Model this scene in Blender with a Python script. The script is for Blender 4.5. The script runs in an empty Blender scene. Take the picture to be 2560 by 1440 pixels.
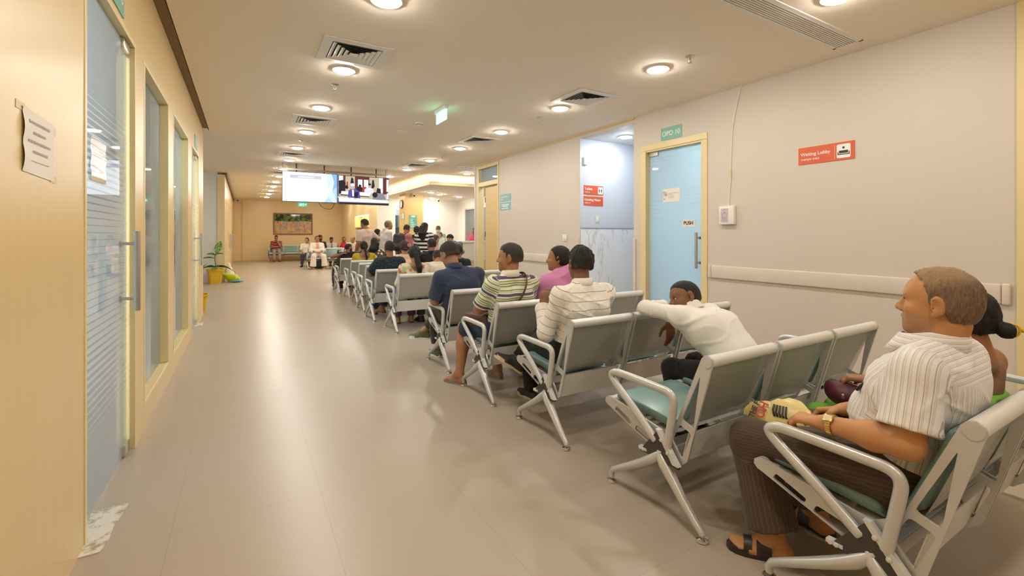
import bpy, bmesh, math, random
import numpy as np
from mathutils import Vector, Matrix, Euler

# ------------------------------------------------------------------ camera, world, exposure
SC = bpy.context.scene
COL = SC.collection
random.seed(7)
FPX = 1138.0                       # focal length in pixels of the 2560 px wide frame
HORIZON = 587.0                    # picture row of the horizon
cam_d = bpy.data.cameras.new('camera')
cam = bpy.data.objects.new('camera', cam_d)
COL.objects.link(cam)
cam_d.sensor_width = 36.0
cam_d.lens = FPX / 2560.0 * 36.0
cam_d.shift_y = -(720.0 - HORIZON) / 2560.0
cam_d.clip_start = 0.05
cam.location = (0, 0, 1.28)
cam.rotation_euler = (math.radians(90), 0, -math.atan(670.0 / FPX))
SC.camera = cam

w = bpy.data.worlds.new('world'); SC.world = w; w.use_nodes = True
w.node_tree.nodes['Background'].inputs[0].default_value = (1.0, 0.93, 0.84, 1)
w.node_tree.nodes['Background'].inputs[1].default_value = 0.3
SC.view_settings.view_transform = 'Standard'
SC.view_settings.look = 'None'
SC.view_settings.exposure = 0.80
SC.view_settings.gamma = 1.0
SC.view_settings.use_curve_mapping = False
SC.cycles.use_denoising = True
SC.cycles.use_adaptive_sampling = True
SC.cycles.adaptive_threshold = 0.025
SC.cycles.max_bounces = 7
SC.cycles.diffuse_bounces = 4
SC.cycles.glossy_bounces = 3
SC.cycles.transparent_max_bounces = 10
SC.cycles.caustics_reflective = False
SC.cycles.caustics_refractive = False
SC.cycles.sample_clamp_indirect = 6.0

WARM = (1.0, 0.935, 0.83)
COOL = (0.90, 0.96, 1.0)
LAMP = 120.0                        # radiance of the ceiling downlights
CEIL = 2.97

# ------------------------------------------------------------------ helpers
def V(*a): return np.array(a, dtype=float)

def props(o, label=None, cat=None, group=None, kind=None):
    if label: o['label'] = label
    if cat: o['category'] = cat
    if group: o['group'] = group
    if kind: o['kind'] = kind
    return o

def empty(name, loc, rz=0.0, label=None, cat=None, group=None):
    o = bpy.data.objects.new(name, None); COL.objects.link(o)
    o.empty_display_size = 0.1
    o.location = loc; o.rotation_euler = (0, 0, rz)
    return props(o, label, cat, group)

class MB:
    """collects shapes and links them as one mesh object"""
    def __init__(s): s.v = []; s.f = []; s.m = []; s.cur = 0
    def add(s, vs, fs):
        b = len(s.v); s.v += [tuple(map(float, p)) for p in vs]
        for f in fs: s.f.append(tuple(b + i for i in f)); s.m.append(s.cur)
        return s
    def mat(s, i): s.cur = i; return s
    def quad(s, a, b, c, d): return s.add([a, b, c, d], [(0, 1, 2, 3)])
    def box(s, x0, x1, y0, y1, z0, z1, bev=0.0, M=None, seg=2):
        bm = bmesh.new()
        vs = [bm.verts.new(p) for p in ((x0,y0,z0),(x1,y0,z0),(x1,y1,z0),(x0,y1,z0),(x0,y0,z1),(x1,y0,z1),(x1,y1,z1),(x0,y1,z1))]
        for f in ((0,3,2,1),(4,5,6,7),(0,1,5,4),(1,2,6,5),(2,3,7,6),(3,0,4,7)): bm.faces.new([vs[i] for i in f])
        if bev > 0:
            bmesh.ops.bevel(bm, geom=bm.edges[:], offset=bev, segments=seg, affect='EDGES', profile=0.5)
        return s.bm(bm, M)
    def bm(s, bm, M=None):
        bm.verts.index_update()
        vs = [(M @ v.co) if M else v.co for v in bm.verts]
        s.add(vs, [[v.index for v in f.verts] for f in bm.faces]); bm.free()
        return s
    def tube(s, pts, r, n=10, cap=True, flat=1.0, up=None, close=False):
        pts = [np.array(p, float) for p in pts]
        k = len(pts)
        rs = r if hasattr(r, '__len__') else [r] * k
        prev = np.array(up, float) if up is not None else None
        rings = []
        for i, p in enumerate(pts):
            if close: t = pts[(i + 1) % k] - pts[i - 1]
            else: t = pts[min(i + 1, k - 1)] - pts[max(i - 1, 0)]
            t = t / (np.linalg.norm(t) + 1e-12)
            if prev is None: prev = np.array((0, 0, 1.0)) if abs(t[2]) < 0.9 else np.array((1.0, 0, 0))
            a = prev - t * prev.dot(t); a /= (np.linalg.norm(a) + 1e-12)
            b = np.cross(t, a)
            if up is None: prev = a
            rings.append([p + rs[i] * (math.cos(q) * a + flat * math.sin(q) * b) for q in np.linspace(0, 2 * math.pi, n, endpoint=False)])
        vs = [q for ring in rings for q in ring]; fs = []
        for i in range(k if close else k - 1):
            j2 = (i + 1) % k
            for j in range(n):
                fs.append((i*n+j, i*n+(j+1) % n, j2*n+(j+1) % n, j2*n+j))
        if cap and not close:
            fs.append(tuple(range(n))[::-1]); fs.append(tuple((k-1)*n + j for j in range(n)))
        return s.add(vs, fs)
    def lathe(s, prof, o=(0,0,0), n=24, ax='z'):
        vs = []; fs = []; k = len(prof)
        for r, h in prof:
            for q in np.linspace(0, 2*math.pi, n, endpoint=False):
                x, y = r*math.cos(q), r*math.sin(q)
                p = (x, y, h) if ax == 'z' else ((x, h, y) if ax == 'y' else (h, x, y))
                vs.append((p[0]+o[0], p[1]+o[1], p[2]+o[2]))
        for i in range(k-1):
            for j in range(n): fs.append((i*n+j, i*n+(j+1) % n, (i+1)*n+(j+1) % n, (i+1)*n+j))
        fs.append(tuple(range(n))[::-1]); fs.append(tuple((k-1)*n+j for j in range(n)))
        return s.add(vs, fs)
    def plate(s, outer, holes, t, fn):
        """flat plate with holes: 2-D loops, thickness t along the third axis, fn maps (a, b, c) to a point"""
        bm = bmesh.new(); es = []
        for loop in [outer] + list(holes):
            vs = [bm.verts.new((a, b, -t/2)) for a, b in loop]
            es += [bm.edges.new((vs[i], vs[(i+1) % len(vs)])) for i in range(len(vs))]
        bmesh.ops.triangle_fill(bm, use_beauty=True, use_dissolve=False, edges=es)
        g = bmesh.ops.extrude_face_region(bm, geom=bm.faces[:])
        for e in g['geom']:
            if isinstance(e, bmesh.types.BMVert): e.co.z = t/2
        bmesh.ops.recalc_face_normals(bm, faces=bm.faces[:])
        for v in bm.verts: v.co = Vector(fn(*v.co))
        bmesh.ops.recalc_face_normals(bm, faces=bm.faces[:])
        return s.bm(bm)
    def ball(s, c, r, n=12, m=8):
        r = r if hasattr(r, '__len__') else (r, r, r)
        prof = []
        vs = []; fs = []
        for i in range(m+1):
            t = math.pi*i/m
            for j in range(n):
                q = 2*math.pi*j/n
                vs.append((c[0]+r[0]*math.sin(t)*math.cos(q), c[1]+r[1]*math.sin(t)*math.sin(q), c[2]+r[2]*math.cos(t)))
        for i in range(m):
            for j in range(n): fs.append((i*n+j, (i+1)*n+j, (i+1)*n+(j+1) % n, i*n+(j+1) % n))
        return s.add(vs, fs)
    def build(s, name, mats, parent=None, smooth=False, loc=None, auto=None):
        me = bpy.data.meshes.new(name)
        me.from_pydata(s.v, [], s.f); me.update()
        bm = bmesh.new(); bm.from_mesh(me)
        bmesh.ops.remove_doubles(bm, verts=bm.verts[:], dist=1e-5)
        bmesh.ops.recalc_face_normals(bm, faces=bm.faces[:]) if not s_flat(s) else None
        bm.to_mesh(me); bm.free()
        for m in (mats if isinstance(mats, (list, tuple)) else [mats]): me.materials.append(m)
        if len(me.polygons) == len(s.m):
            me.polygons.foreach_set('material_index', s.m)
        if smooth:
            me.polygons.foreach_set('use_smooth', [True]*len(me.polygons))
            if smooth != 'all':
                try: me.set_sharp_from_angle(angle=math.radians(38))
                except Exception: pass
        o = bpy.data.objects.new(name, me); COL.objects.link(o)
        if parent: o.parent = parent
        if loc is not None: o.location = loc
        return o
def s_flat(s): return getattr(s, 'flat', False)

def copy_tree(o, parent=None):
    c = o.copy(); COL.objects.link(c)
    if parent is not None: c.parent = parent
    for ch in list(o.children): copy_tree(ch, c)
    return c

def chaikin(pts, n=2, closed=False):
    pts = [np.array(p, float) for p in pts]
    for _ in range(n):
        out = [] if closed else [pts[0]]
        rng = range(len(pts)) if closed else range(len(pts)-1)
        for i in rng:
            a, b = pts[i], pts[(i+1) % len(pts)]
            out += [a*.75+b*.25, a*.25+b*.75]
        if not closed: out.append(pts[-1])
        pts = out
    return pts
def rounded(loop, n=2): return [tuple(p) for p in chaikin(loop, n, True)]
def fillet(loop, r, n=4):
    out = []; k = len(loop)
    for i in range(k):
        p = np.array(loop[i], float); a = np.array(loop[i-1], float)-p; b = np.array(loop[(i+1) % k], float)-p
        la, lb = np.linalg.norm(a), np.linalg.norm(b); d = min(r, la*.45, lb*.45)
        pa, pb = p+a/la*d, p+b/lb*d
        for t in np.linspace(0, 1, n): out.append(tuple((1-t)**2*pa+2*t*(1-t)*p+t*t*pb))
    return out

def text(name, body, size, mat, parent, loc, rot, align='LEFT', ext=0.0006, bold=0.0, sx=1.0):
    c = bpy.data.curves.new(name, 'FONT'); c.body = body; c.size = size
    c.align_x = align; c.align_y = 'CENTER'; c.extrude = ext; c.offset = bold
    c.materials.append(mat)
    o = bpy.data.objects.new(name, c); COL.objects.link(o)
    o.location = loc; o.rotation_euler = rot; o.scale = (sx, 1, 1)
    me = bpy.data.meshes.new_from_object(o.evaluated_get(bpy.context.evaluated_depsgraph_get()))
    bpy.data.objects.remove(o)
    me.materials.clear(); me.materials.append(mat)
    o = bpy.data.objects.new(name, me); COL.objects.link(o)
    o.location = loc; o.rotation_euler = rot; o.scale = (sx, 1, 1)
    if parent: o.parent = parent
    return o

# ------------------------------------------------------------------ materials
def nt_new(name):
    m = bpy.data.materials.new(name); m.use_nodes = True
    nt = m.node_tree; b = nt.nodes['Principled BSDF']
    return m, nt, b
def N(nt, t, **k):
    n = nt.nodes.new(t)
    for a, v in k.items(): setattr(n, a, v)
    return n
def mth(nt, op, a, b=None, c=None):
    n = N(nt, 'ShaderNodeMath', operation=op)
    for i, v in enumerate((a, b, c)):
        if v is None: continue
        if isinstance(v, (int, float)): n.inputs[i].default_value = v
        else: nt.links.new(v, n.inputs[i])
    return n.outputs[0]
def mixc(nt, fac, a, b):
    n = N(nt, 'ShaderNodeMix', data_type='RGBA')
    for sock, v in ((n.inputs[0], fac), (n.inputs[6], a), (n.inputs[7], b)):
        if isinstance(v, (int, float)): sock.default_value = v
        elif isinstance(v, tuple): sock.default_value = (*v[:3], 1)
        else: nt.links.new(v, sock)
    return n.outputs[2]
def coords(nt, kind='Object', scale=(1,1,1)):
    tc = N(nt, 'ShaderNodeTexCoord'); mp = N(nt, 'ShaderNodeMapping')
    mp.inputs['Scale'].default_value = scale
    nt.links.new(tc.outputs[kind], mp.inputs[0]); return mp.outputs[0]
def noise(nt, co, scale, detail=3, rough=0.5):
    n = N(nt, 'ShaderNodeTexNoise'); n.inputs['Scale'].default_value = scale
    n.inputs['Detail'].default_value = detail; n.inputs['Roughness'].default_value = rough
    nt.links.new(co, n.inputs['Vector']); return n.outputs['Fac']
def sepxyz(nt, co):
    n = N(nt, 'ShaderNodeSeparateXYZ'); nt.links.new(co, n.inputs[0]); return n.outputs
def bump(nt, b, h, strength=0.2, dist=0.01):
    n = N(nt, 'ShaderNodeBump'); n.inputs['Strength'].default_value = strength; n.inputs['Distance'].default_value = dist
    nt.links.new(h, n.inputs['Height']); nt.links.new(n.outputs[0], b.inputs['Normal'])

def plain(name, c, rough=0.5, metal=0.0, spec=0.5, var=0.06, nscale=6.0, bmp=0.0, bscale=60.0, coat=0.0):
    m, nt, b = nt_new(name)
    co = coords(nt)
    f = noise(nt, co, nscale)
    d = tuple(max(0, x*(1-var)) for x in c); l = tuple(min(1, x*(1+var)) for x in c)
    nt.links.new(mixc(nt, f, d, l), b.inputs['Base Color'])
    b.inputs['Roughness'].default_value = rough; b.inputs['Metallic'].default_value = metal
    b.inputs['Specular IOR Level'].default_value = spec; b.inputs['Coat Weight'].default_value = coat
    if bmp: bump(nt, b, noise(nt, co, bscale, 4), bmp, 0.004)
    return m
def emit(name, c, s):
    m = bpy.data.materials.new(name); m.use_nodes = True; nt = m.node_tree
    nt.nodes.remove(nt.nodes['Principled BSDF'])
    e = N(nt, 'ShaderNodeEmission'); e.inputs[0].default_value = (*c, 1); e.inputs[1].default_value = s
    nt.links.new(e.outputs[0], nt.nodes['Material Output'].inputs[0]); return m
def laminate(name, c, rough=0.35, grain=0.05, ax=2):
    m, nt, b = nt_new(name)
    sc = [26.0, 26.0, 26.0]; sc[ax] = 0.8
    f = noise(nt, coords(nt, scale=tuple(sc)), 1.0, 5, 0.6)
    d = tuple(x*(1-grain) for x in c); l = tuple(min(1, x*(1+grain)) for x in c)
    nt.links.new(mixc(nt, f, d, l), b.inputs['Base Color'])
    b.inputs['Roughness'].default_value = rough
    return m
def glass(name, tint=(0.9, 0.96, 0.97), frost=0.0, fcol=(0.8, 0.9, 0.95), lines=None, ior=1.45, axis=2):
    m = bpy.data.materials.new(name); m.use_nodes = True; nt = m.node_tree
    nt.nodes.remove(nt.nodes['Principled BSDF'])
    tr = N(nt, 'ShaderNodeBsdfTransparent'); tr.inputs[0].default_value = (*tint, 1)
    gl = N(nt, 'ShaderNodeBsdfGlossy'); gl.inputs['Roughness'].default_value = 0.015
    fr = N(nt, 'ShaderNodeFresnel'); fr.inputs[0].default_value = ior
    df = N(nt, 'ShaderNodeBsdfDiffuse'); df.inputs[0].default_value = (*fcol, 1)
    tl = N(nt, 'ShaderNodeBsdfTranslucent'); tl.inputs[0].default_value = (*fcol, 1)
    m0 = N(nt, 'ShaderNodeMixShader'); m0.inputs[0].default_value = 0.5
    nt.links.new(df.outputs[0], m0.inputs[1]); nt.links.new(tl.outputs[0], m0.inputs[2])
    m1 = N(nt, 'ShaderNodeMixShader'); m1.inputs[0].default_value = frost
    if lines:
        z = sepxyz(nt, coords(nt))[axis]
        lo, hi, period, strength = lines
        s = mth(nt, 'FRACT', mth(nt, 'DIVIDE', z, period))
        t = mth(nt, 'DIVIDE', mth(nt, 'SUBTRACT', z, lo), hi-lo)          # 0..1 over the film
        width = mth(nt, 'MULTIPLY', mth(nt, 'SINE', mth(nt, 'MULTIPLY', t, math.pi)), 0.92)
        inside = mth(nt, 'MULTIPLY', mth(nt, 'GREATER_THAN', t, 0.0), mth(nt, 'LESS_THAN', t, 1.0))
        on = mth(nt, 'MULTIPLY', mth(nt, 'LESS_THAN', s, width), inside)
        nt.links.new(mth(nt, 'ADD', frost, mth(nt, 'MULTIPLY', on, strength)), m1.inputs[0])
    nt.links.new(tr.outputs[0], m1.inputs[1]); nt.links.new(m0.outputs[0], m1.inputs[2])
    m2 = N(nt, 'ShaderNodeMixShader')
    nt.links.new(fr.outputs[0], m2.inputs[0]); nt.links.new(m1.outputs[0], m2.inputs[1]); nt.links.new(gl.outputs[0], m2.inputs[2])
    nt.links.new(m2.outputs[0], nt.nodes['Material Output'].inputs[0])
    return m
def perforated(name, c, pitch, rad, metal=0.0, rough=0.4):
    m, nt, b = nt_new(name)
    co = coords(nt); o = sepxyz(nt, co)
    row = mth(nt, 'DIVIDE', mth(nt, 'ADD', o[2], mth(nt, 'MULTIPLY', o[1], 0.0)), pitch*0.866)
    u = mth(nt, 'ADD', mth(nt, 'DIVIDE', o[0], pitch), mth(nt, 'MULTIPLY', mth(nt, 'MODULO', mth(nt, 'FLOOR', row), 2.0), 0.5))
    a = mth(nt, 'SUBTRACT', mth(nt, 'FRACT', u), 0.5); e = mth(nt, 'MULTIPLY', mth(nt, 'SUBTRACT', mth(nt, 'FRACT', row), 0.5), 0.866)
    d = mth(nt, 'SQRT', mth(nt, 'ADD', mth(nt, 'MULTIPLY', a, a), mth(nt, 'MULTIPLY', e, e)))
    hole = mth(nt, 'LESS_THAN', d, rad/pitch)
    b.inputs['Base Color'].default_value = (*c, 1); b.inputs['Roughness'].default_value = rough; b.inputs['Metallic'].default_value = metal
    nt.links.new(mth(nt, 'SUBTRACT', 1.0, hole), b.inputs['Alpha'])
    return m

M_ceiling = plain('ceiling_paint', (0.92, 0.83, 0.71), 0.85, var=0.01)
M_wall = plain('wall_paint', (0.66, 0.585, 0.50), 0.55, var=0.015, nscale=1.0)
M_white = plain('white_paint', (0.85, 0.83, 0.78), 0.5, var=0.01)
M_cool = plain('pale_blue_paint', (0.66, 0.77, 0.86), 0.6, var=0.01)
M_alcove = plain('alcove_paint', (0.66, 0.70, 0.77), 0.55, var=0.01)
M_yellow = laminate('yellow_laminate', (0.72, 0.535, 0.255), 0.33)
M_yellow_d = laminate('tan_laminate', (0.70, 0.50, 0.20), 0.38)
M_yfar = laminate('pale_yellow_laminate', (0.80, 0.63, 0.345), 0.33)
M_frame = plain('cream_frame_paint', (0.78, 0.63, 0.32), 0.35, var=0.02)
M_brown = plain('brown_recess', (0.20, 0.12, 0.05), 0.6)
M_steel = plain('brushed_steel', (0.62, 0.60, 0.56), 0.28, metal=1.0, var=0.03)
M_chrome = plain('chrome', (0.80, 0.79, 0.77), 0.1, metal=1.0, var=0.0)
M_black = plain('black_plastic', (0.015, 0.015, 0.017), 0.4)
M_dark = plain('dark_gap', (0.02, 0.02, 0.02), 0.8)
M_plastic = plain('white_plastic', (0.83, 0.81, 0.74), 0.35, var=0.01)
M_green = plain('green_sign', (0.16, 0.44, 0.34), 0.4, var=0.01)
M_teal = plain('teal_sign', (0.22, 0.48, 0.48), 0.4, var=0.01)
M_red = plain('red_sign', (0.70, 0.12, 0.045), 0.35, var=0.01)
M_ink_white = plain('white_lettering', (0.9, 0.88, 0.84), 0.5, var=0)
M_ink = plain('dark_lettering', (0.05, 0.045, 0.04), 0.6, var=0)
M_ink_grey = plain('grey_lettering', (0.36, 0.33, 0.30), 0.6, var=0)
M_paper = plain('paper', (0.84, 0.78, 0.70), 0.7, var=0.02)
M_lamp = emit('lamp_diffuser', WARM, LAMP)
M_lampc = emit('cool_lamp_diffuser', COOL, LAMP*1.0)
M_lampq = emit('clinic_lamp_diffuser', COOL, LAMP*3.0)
M_lampo = emit('office_lamp_diffuser', COOL, LAMP*8.0)
# ------------------------------------------------------------------ the room
LX, RX, FARY = -0.566, 4.86, 25.5
def structure(name, mb, mats, smooth=False):
    o = mb.build(name, mats, smooth=smooth); o['kind'] = 'structure'; return o

def floor_mat():
    m, nt, b = nt_new('floor_tiles')
    co = coords(nt); o = sepxyz(nt, co)
    def line(sock, off, pitch, wd):
        f = mth(nt, 'FRACT', mth(nt, 'DIVIDE', mth(nt, 'SUBTRACT', sock, off), pitch))
        d = mth(nt, 'MINIMUM', f, mth(nt, 'SUBTRACT', 1.0, f))
        return mth(nt, 'LESS_THAN', d, wd/pitch)
    ln = mth(nt, 'MAXIMUM', line(o[0], 0.33, 0.6, 0.0016), line(o[1], 2.43, 1.2, 0.0016))
    cell = N(nt, 'ShaderNodeTexWhiteNoise', noise_dimensions='2D')
    cv = N(nt, 'ShaderNodeCombineXYZ')
    nt.links.new(mth(nt, 'FLOOR', mth(nt, 'DIVIDE', mth(nt, 'SUBTRACT', o[0], 0.33), 0.6)), cv.inputs[0])
    nt.links.new(mth(nt, 'FLOOR', mth(nt, 'DIVIDE', mth(nt, 'SUBTRACT', o[1], 2.43), 1.2)), cv.inputs[1])
    nt.links.new(cv.outputs[0], cell.inputs['Vector'])
    n1 = mth(nt, 'ADD', 0.25, mth(nt, 'MULTIPLY', noise(nt, co, 1.3, 1), 0.5)); n2 = noise(nt, co, 90.0, 2)
    base = mixc(nt, n1, (0.435, 0.37, 0.295), (0.475, 0.405, 0.325))
    base = mixc(nt, mth(nt, 'MULTIPLY', cell.outputs['Value'], 0.35), base, (0.40, 0.34, 0.27))
    base = mixc(nt, mth(nt, 'MULTIPLY', n2, 0.12), base, (0.38, 0.32, 0.25))
    base = mixc(nt, mth(nt, 'MULTIPLY', ln, 0.34), base, (0.24, 0.19, 0.14))
    nt.links.new(base, b.inputs['Base Color'])
    b.inputs['Roughness'].default_value = 0.32
    b.inputs['Specular IOR Level'].default_value = 0.55
    return m
M_floor = floor_mat()

structure('floor', MB().box(-4.5, 9.0, -4.0, FARY+0.2, -0.1, 0.0), M_floor)
c = MB()
c.box(-0.491, RX+0.1, -4.0, 12.2, CEIL, CEIL+0.12)          # main lobby
c.box(-0.491, 4.5, 12.2, FARY+0.2, CEIL, CEIL+0.12)
c.box(RX+0.1, 9.0, 9.0, 12.2, CEIL, CEIL+0.12)
c.box(4.5, 9.0, 12.2, FARY+0.2, CEIL, CEIL+0.12)
c.box(-3.5, -0.491, 8.7, FARY+0.2, CEIL, CEIL+0.12)
structure('ceiling', c, M_ceiling)
# dark shadow gap between ceiling edge and the timber walls on the left
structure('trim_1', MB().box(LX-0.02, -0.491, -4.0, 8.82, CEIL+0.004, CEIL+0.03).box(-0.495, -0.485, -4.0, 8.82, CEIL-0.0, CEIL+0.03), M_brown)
# left timber wall with openings
D1, W1, W2, D2 = (2.50, 3.53), (3.80, 4.93), (5.24, 6.55), (6.98, 7.98)
DT, WB = 2.43, 0.15
lw = MB(); T = 0.12
segs = [(-4.0, D1[0]), (D1[1], W1[0]), (W1[1], W2[0]), (W2[1], D2[0]), (D2[1], 8.82)]
for a, b in segs: lw.box(LX-T, LX, a, b, 0, CEIL+0.02)
for (a, b), z0 in ((D1, None), (W1, WB), (W2, WB), (D2, None)):
    lw.box(LX-T, LX, a, b, DT, CEIL+0.02)
    if z0: lw.box(LX-T, LX, a, b, 0, z0)
structure('wall_left', lw, M_yellow)
for i, (a, b) in enumerate((D1, D2)):
    f = MB()
    e = .002
    f.box(LX-T-.01, LX+.004, b-.03, b-e, 0, DT-.031, .003); f.box(LX-T-.01, LX+.004, a+e, a+.03, 0, DT-.031, .003); f.box(LX-T-.01, LX+.004, a+e, b-e, DT-.03, DT-e, .003)
    structure('trim_%d' % (2+i), f, M_frame)
M_lglass = glass('door_glass', (0.90, 0.96, 0.98), 0.52, (0.80, 0.89, 0.95), lines=(0.35, 1.95, 0.034, 0.35))
M_wglass = glass('window_glass', (0.90, 0.96, 0.97), 0.46, (0.80, 0.89, 0.92))
for i, (a, b) in enumerate((W1, W2)):
    w_ = structure('window_%d' % (i+1), MB().box(LX-.068, LX-.058, a+.03, b-.03, WB+.03, DT-.03), M_wglass)
    f = MB()
    for (y0, y1, z0, z1) in ((a+.002, a+.03, WB+.031, DT-.031), (b-.03, b-.002, WB+.031, DT-.031), (a+.002, b-.002, WB+.002, WB+.03), (a+.002, b-.002, DT-.03, DT-.002)):
        f.box(LX-T-.01, LX+.003, y0, y1, z0, z1, .003)
    f.build('window_frame', M_frame, w_)
def bar_handle(name, parent, base, side, z0, z1, out=0.075, r=0.016, flat=False):
    """vertical pull bar on two stand-offs; side is the unit vector away from the leaf"""
    b = np.array(base, float); s = np.array(side, float)
    m = MB(); p = b + s*out
    m.tube([(p[0], p[1], z0), (p[0], p[1], z1)], r, 14)
    for z in (z0+.07, z1-.07):
        m.tube([(b[0], b[1], z), (p[0], p[1], z)], 0.009, 10)
        m.lathe([(0.016, 0), (0.016, 0.008)], (b[0], b[1], z), 14, 'x')
    return m.build(name, M_steel, parent, smooth=True)
for i, (a, b) in enumerate((D1, D2)):
    d = structure('door_%d' % (i+1), MB().box(LX-.045, LX-.033, a+.04, b-.05, 0.012, DT-.035), M_lglass)
    bar_handle('handle', d, (LX-.033, b-.22, 0), (1, 0, 0), 0.85, 1.30)
    bar_handle('handle', d, (LX-.045, b-.22, 0), (-1, 0, 0), 0.85, 1.30)
    MB().box(LX-.06, LX-.018, b-.16, b-.05, 0.008, 0.07, .004).build('patch_fitting', M_steel, d, smooth=True)
    MB().box(LX-.06, LX-.018, b-.2, b-.05, DT-.09, DT-.035, .004).build('patch_fitting', M_steel, d, smooth=True)
# worn metal floor plate of the door pivot
def worn_plate():
    m, nt, b = nt_new('worn_plate')
    co = coords(nt); f = noise(nt, co, 16.0, 5, 0.7)
    r = N(nt, 'ShaderNodeValToRGB'); r.color_ramp.elements[0].position = .36; r.color_ramp.elements[1].position = .50
    r.color_ramp.elements[0].color = (0.40, 0.33, 0.22, 1); r.color_ramp.elements[1].color = (0.78, 0.75, 0.67, 1)
    nt.links.new(f, r.inputs[0]); nt.links.new(r.outputs[0], b.inputs['Base Color'])
    b.inputs['Metallic'].default_value = 0.15; b.inputs['Roughness'].default_value = 0.4
    return m
M_worn = worn_plate()
pl = [(-.64, 2.42), (-.50, 2.42), (-.488, 2.50), (-.492, 2.60), (-.478, 2.70), (-.470, 2.79), (-.64, 2.79)]
o = MB().plate(pl, [], 0.004, lambda a, b, c: (a, b, c+.0025)).build('floor_plate', M_worn)
props(o, 'worn metal pivot plate on the floor under the nearest glass door', 'floor plate')
o = MB().box(LX-.05, LX+.06, 7.72, 7.98, 0.0005, 0.005).build('floor_plate', M_worn)
props(o, 'small worn metal plate under the farther glass door on the left', 'floor plate')

# consulting room behind the left wall
rm = MB()
rm.box(-3.6, -3.5, -4.0, 8.82, 0, CEIL).box(-3.5, LX-T, -4.1, -4.0, 0, CEIL).box(-3.5, LX-T, 8.72, 8.82, 0, CEIL)
rm.box(-3.5, LX-T, 4.3, 4.36, 0, CEIL)
structure('wall_office', rm, M_cool)
structure('trim_4', MB().box(-3.6, LX-T-.001, -4.1, 8.82, 2.75, 2.80), M_white)
# recess past the left wall and the timber corridor wall beyond it
def marble():
    m, nt, b = nt_new('veined_marble')
    mp = N(nt, 'ShaderNodeMapping'); tc = N(nt, 'ShaderNodeTexCoord'); mp.inputs['Rotation'].default_value = (0.2, 0.65, 0.2)
    mp.inputs['Scale'].default_value = (1.7, 1.0, 0.55)
    nt.links.new(tc.outputs['Object'], mp.inputs[0]); co = mp.outputs[0]
    w1 = N(nt, 'ShaderNodeTexNoise'); w1.inputs['Scale'].default_value = 2.0; w1.inputs['Detail'].default_value = 6; w1.inputs['Roughness'].default_value = .6; w1.inputs['Distortion'].default_value = 1.0
    nt.links.new(co, w1.inputs['Vector'])
    v = mth(nt, 'ABSOLUTE', mth(nt, 'SUBTRACT', w1.outputs['Fac'], 0.5))
    vein = mth(nt, 'LESS_THAN', v, 0.006)
    soft = mth(nt, 'MAXIMUM', mth(nt, 'SUBTRACT', 1.0, mth(nt, 'MULTIPLY', v, 40.0)), 0.0)
    mask = mth(nt, 'GREATER_THAN', noise(nt, co, 1.4, 2), 0.54)
    k = mth(nt, 'MULTIPLY', mth(nt, 'MAXIMUM', mth(nt, 'MULTIPLY', vein, 0.6), mth(nt, 'MULTIPLY', soft, 0.45)), mask)
    nt.links.new(mixc(nt, k, (0.86, 0.89, 0.92), (0.46, 0.48, 0.54)), b.inputs['Base Color'])
    b.inputs['Roughness'].default_value = 0.18
    return m
M_marble = marble()
structure('wall_recess', MB().box(-3.5, -0.62, 14.66, 14.78, 0, CEIL).box(-3.6, -3.5, 8.82, 14.7, 0, CEIL), plain('recess_paint', (0.78, 0.76, 0.72), .4, var=.02))
fl = MB().box(-0.62, -0.45, 14.62, FARY, 0, CEIL-.06)
structure('wall_corridor', fl, M_yfar)
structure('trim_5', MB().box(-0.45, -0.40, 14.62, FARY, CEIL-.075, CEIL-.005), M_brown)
for i, (a, b) in enumerate(((15.6, 16.6), (17.3, 18.3), (19.0, 20.0))):
    f = MB()
    f.box(-.462, -.44, a-.05, a, 0, 2.249).box(-.462, -.44, b, b+.05, 0, 2.249).box(-.462, -.44, a-.05, b+.05, 2.25, 2.3)
    d = structure('door_%d' % (3+i), MB().box(-.455, -.443, a, b, 0.01, 2.25), plain('pale_door_%d' % i, (0.78, 0.66, 0.40), .3))
    f.build('door_frame', M_frame, d)
    bar_handle('handle', d, (-.443, b-.14, 0), (1, 0, 0), 0.85, 1.3)
# far wall with its timber panels
fw = MB().box(-0.62, 4.70, FARY, FARY+0.12, 0, CEIL)
structure('wall_far', fw, M_yfar)
fj = MB()
for x in (-.08, ): fj.box(x-.03, x+.03, FARY-.02, FARY+.0, 0, CEIL)
fj.box(-.45, 4.4, FARY-.012, FARY, 0, .06)
structure('trim_6', fj, M_yellow_d)
# right wall: near part, door, alcove, farther part, second door
RT = 0.14
RD = (3.62, 4.55); AL = (4.78, 6.01); DW = (8.83, 9.87); ALT = 2.90
rw = MB()
rw.box(RX, RX+RT, 0.98, RD[0], 0, CEIL+.02).box(RX, RX+RT, RD[0], RD[1], 2.46, CEIL+.02)
rw.box(RX, RX+RT, RD[1], AL[0], 0, CEIL+.02).box(RX, RX+RT, AL[0], AL[1], ALT, CEIL+.02)
rw.box(RX, RX+RT, AL[1], DW[0], 0, CEIL+.02)
rw.box(RX, RX+RT, DW[0], DW[1], 2.92, CEIL+.02).box(RX, RX+RT, DW[1], 10.02, 0, CEIL+.02)
structure('wall_right', rw, M_wall)
rw2 = MB().box(RX, RX+RT, -4.0, 0.98, 0, CEIL+.02)
structure('wall_right_near', rw2, M_yellow)
structure('wall_behind', MB().box(-0.7, RX+.1, -4.12, -4.0, 0, CEIL), M_wall)
structure('trim_7', MB().box(RX-.022, RX, AL[0]-.02, 10.0, CEIL-.024, CEIL-.001), M_yellow)
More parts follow.
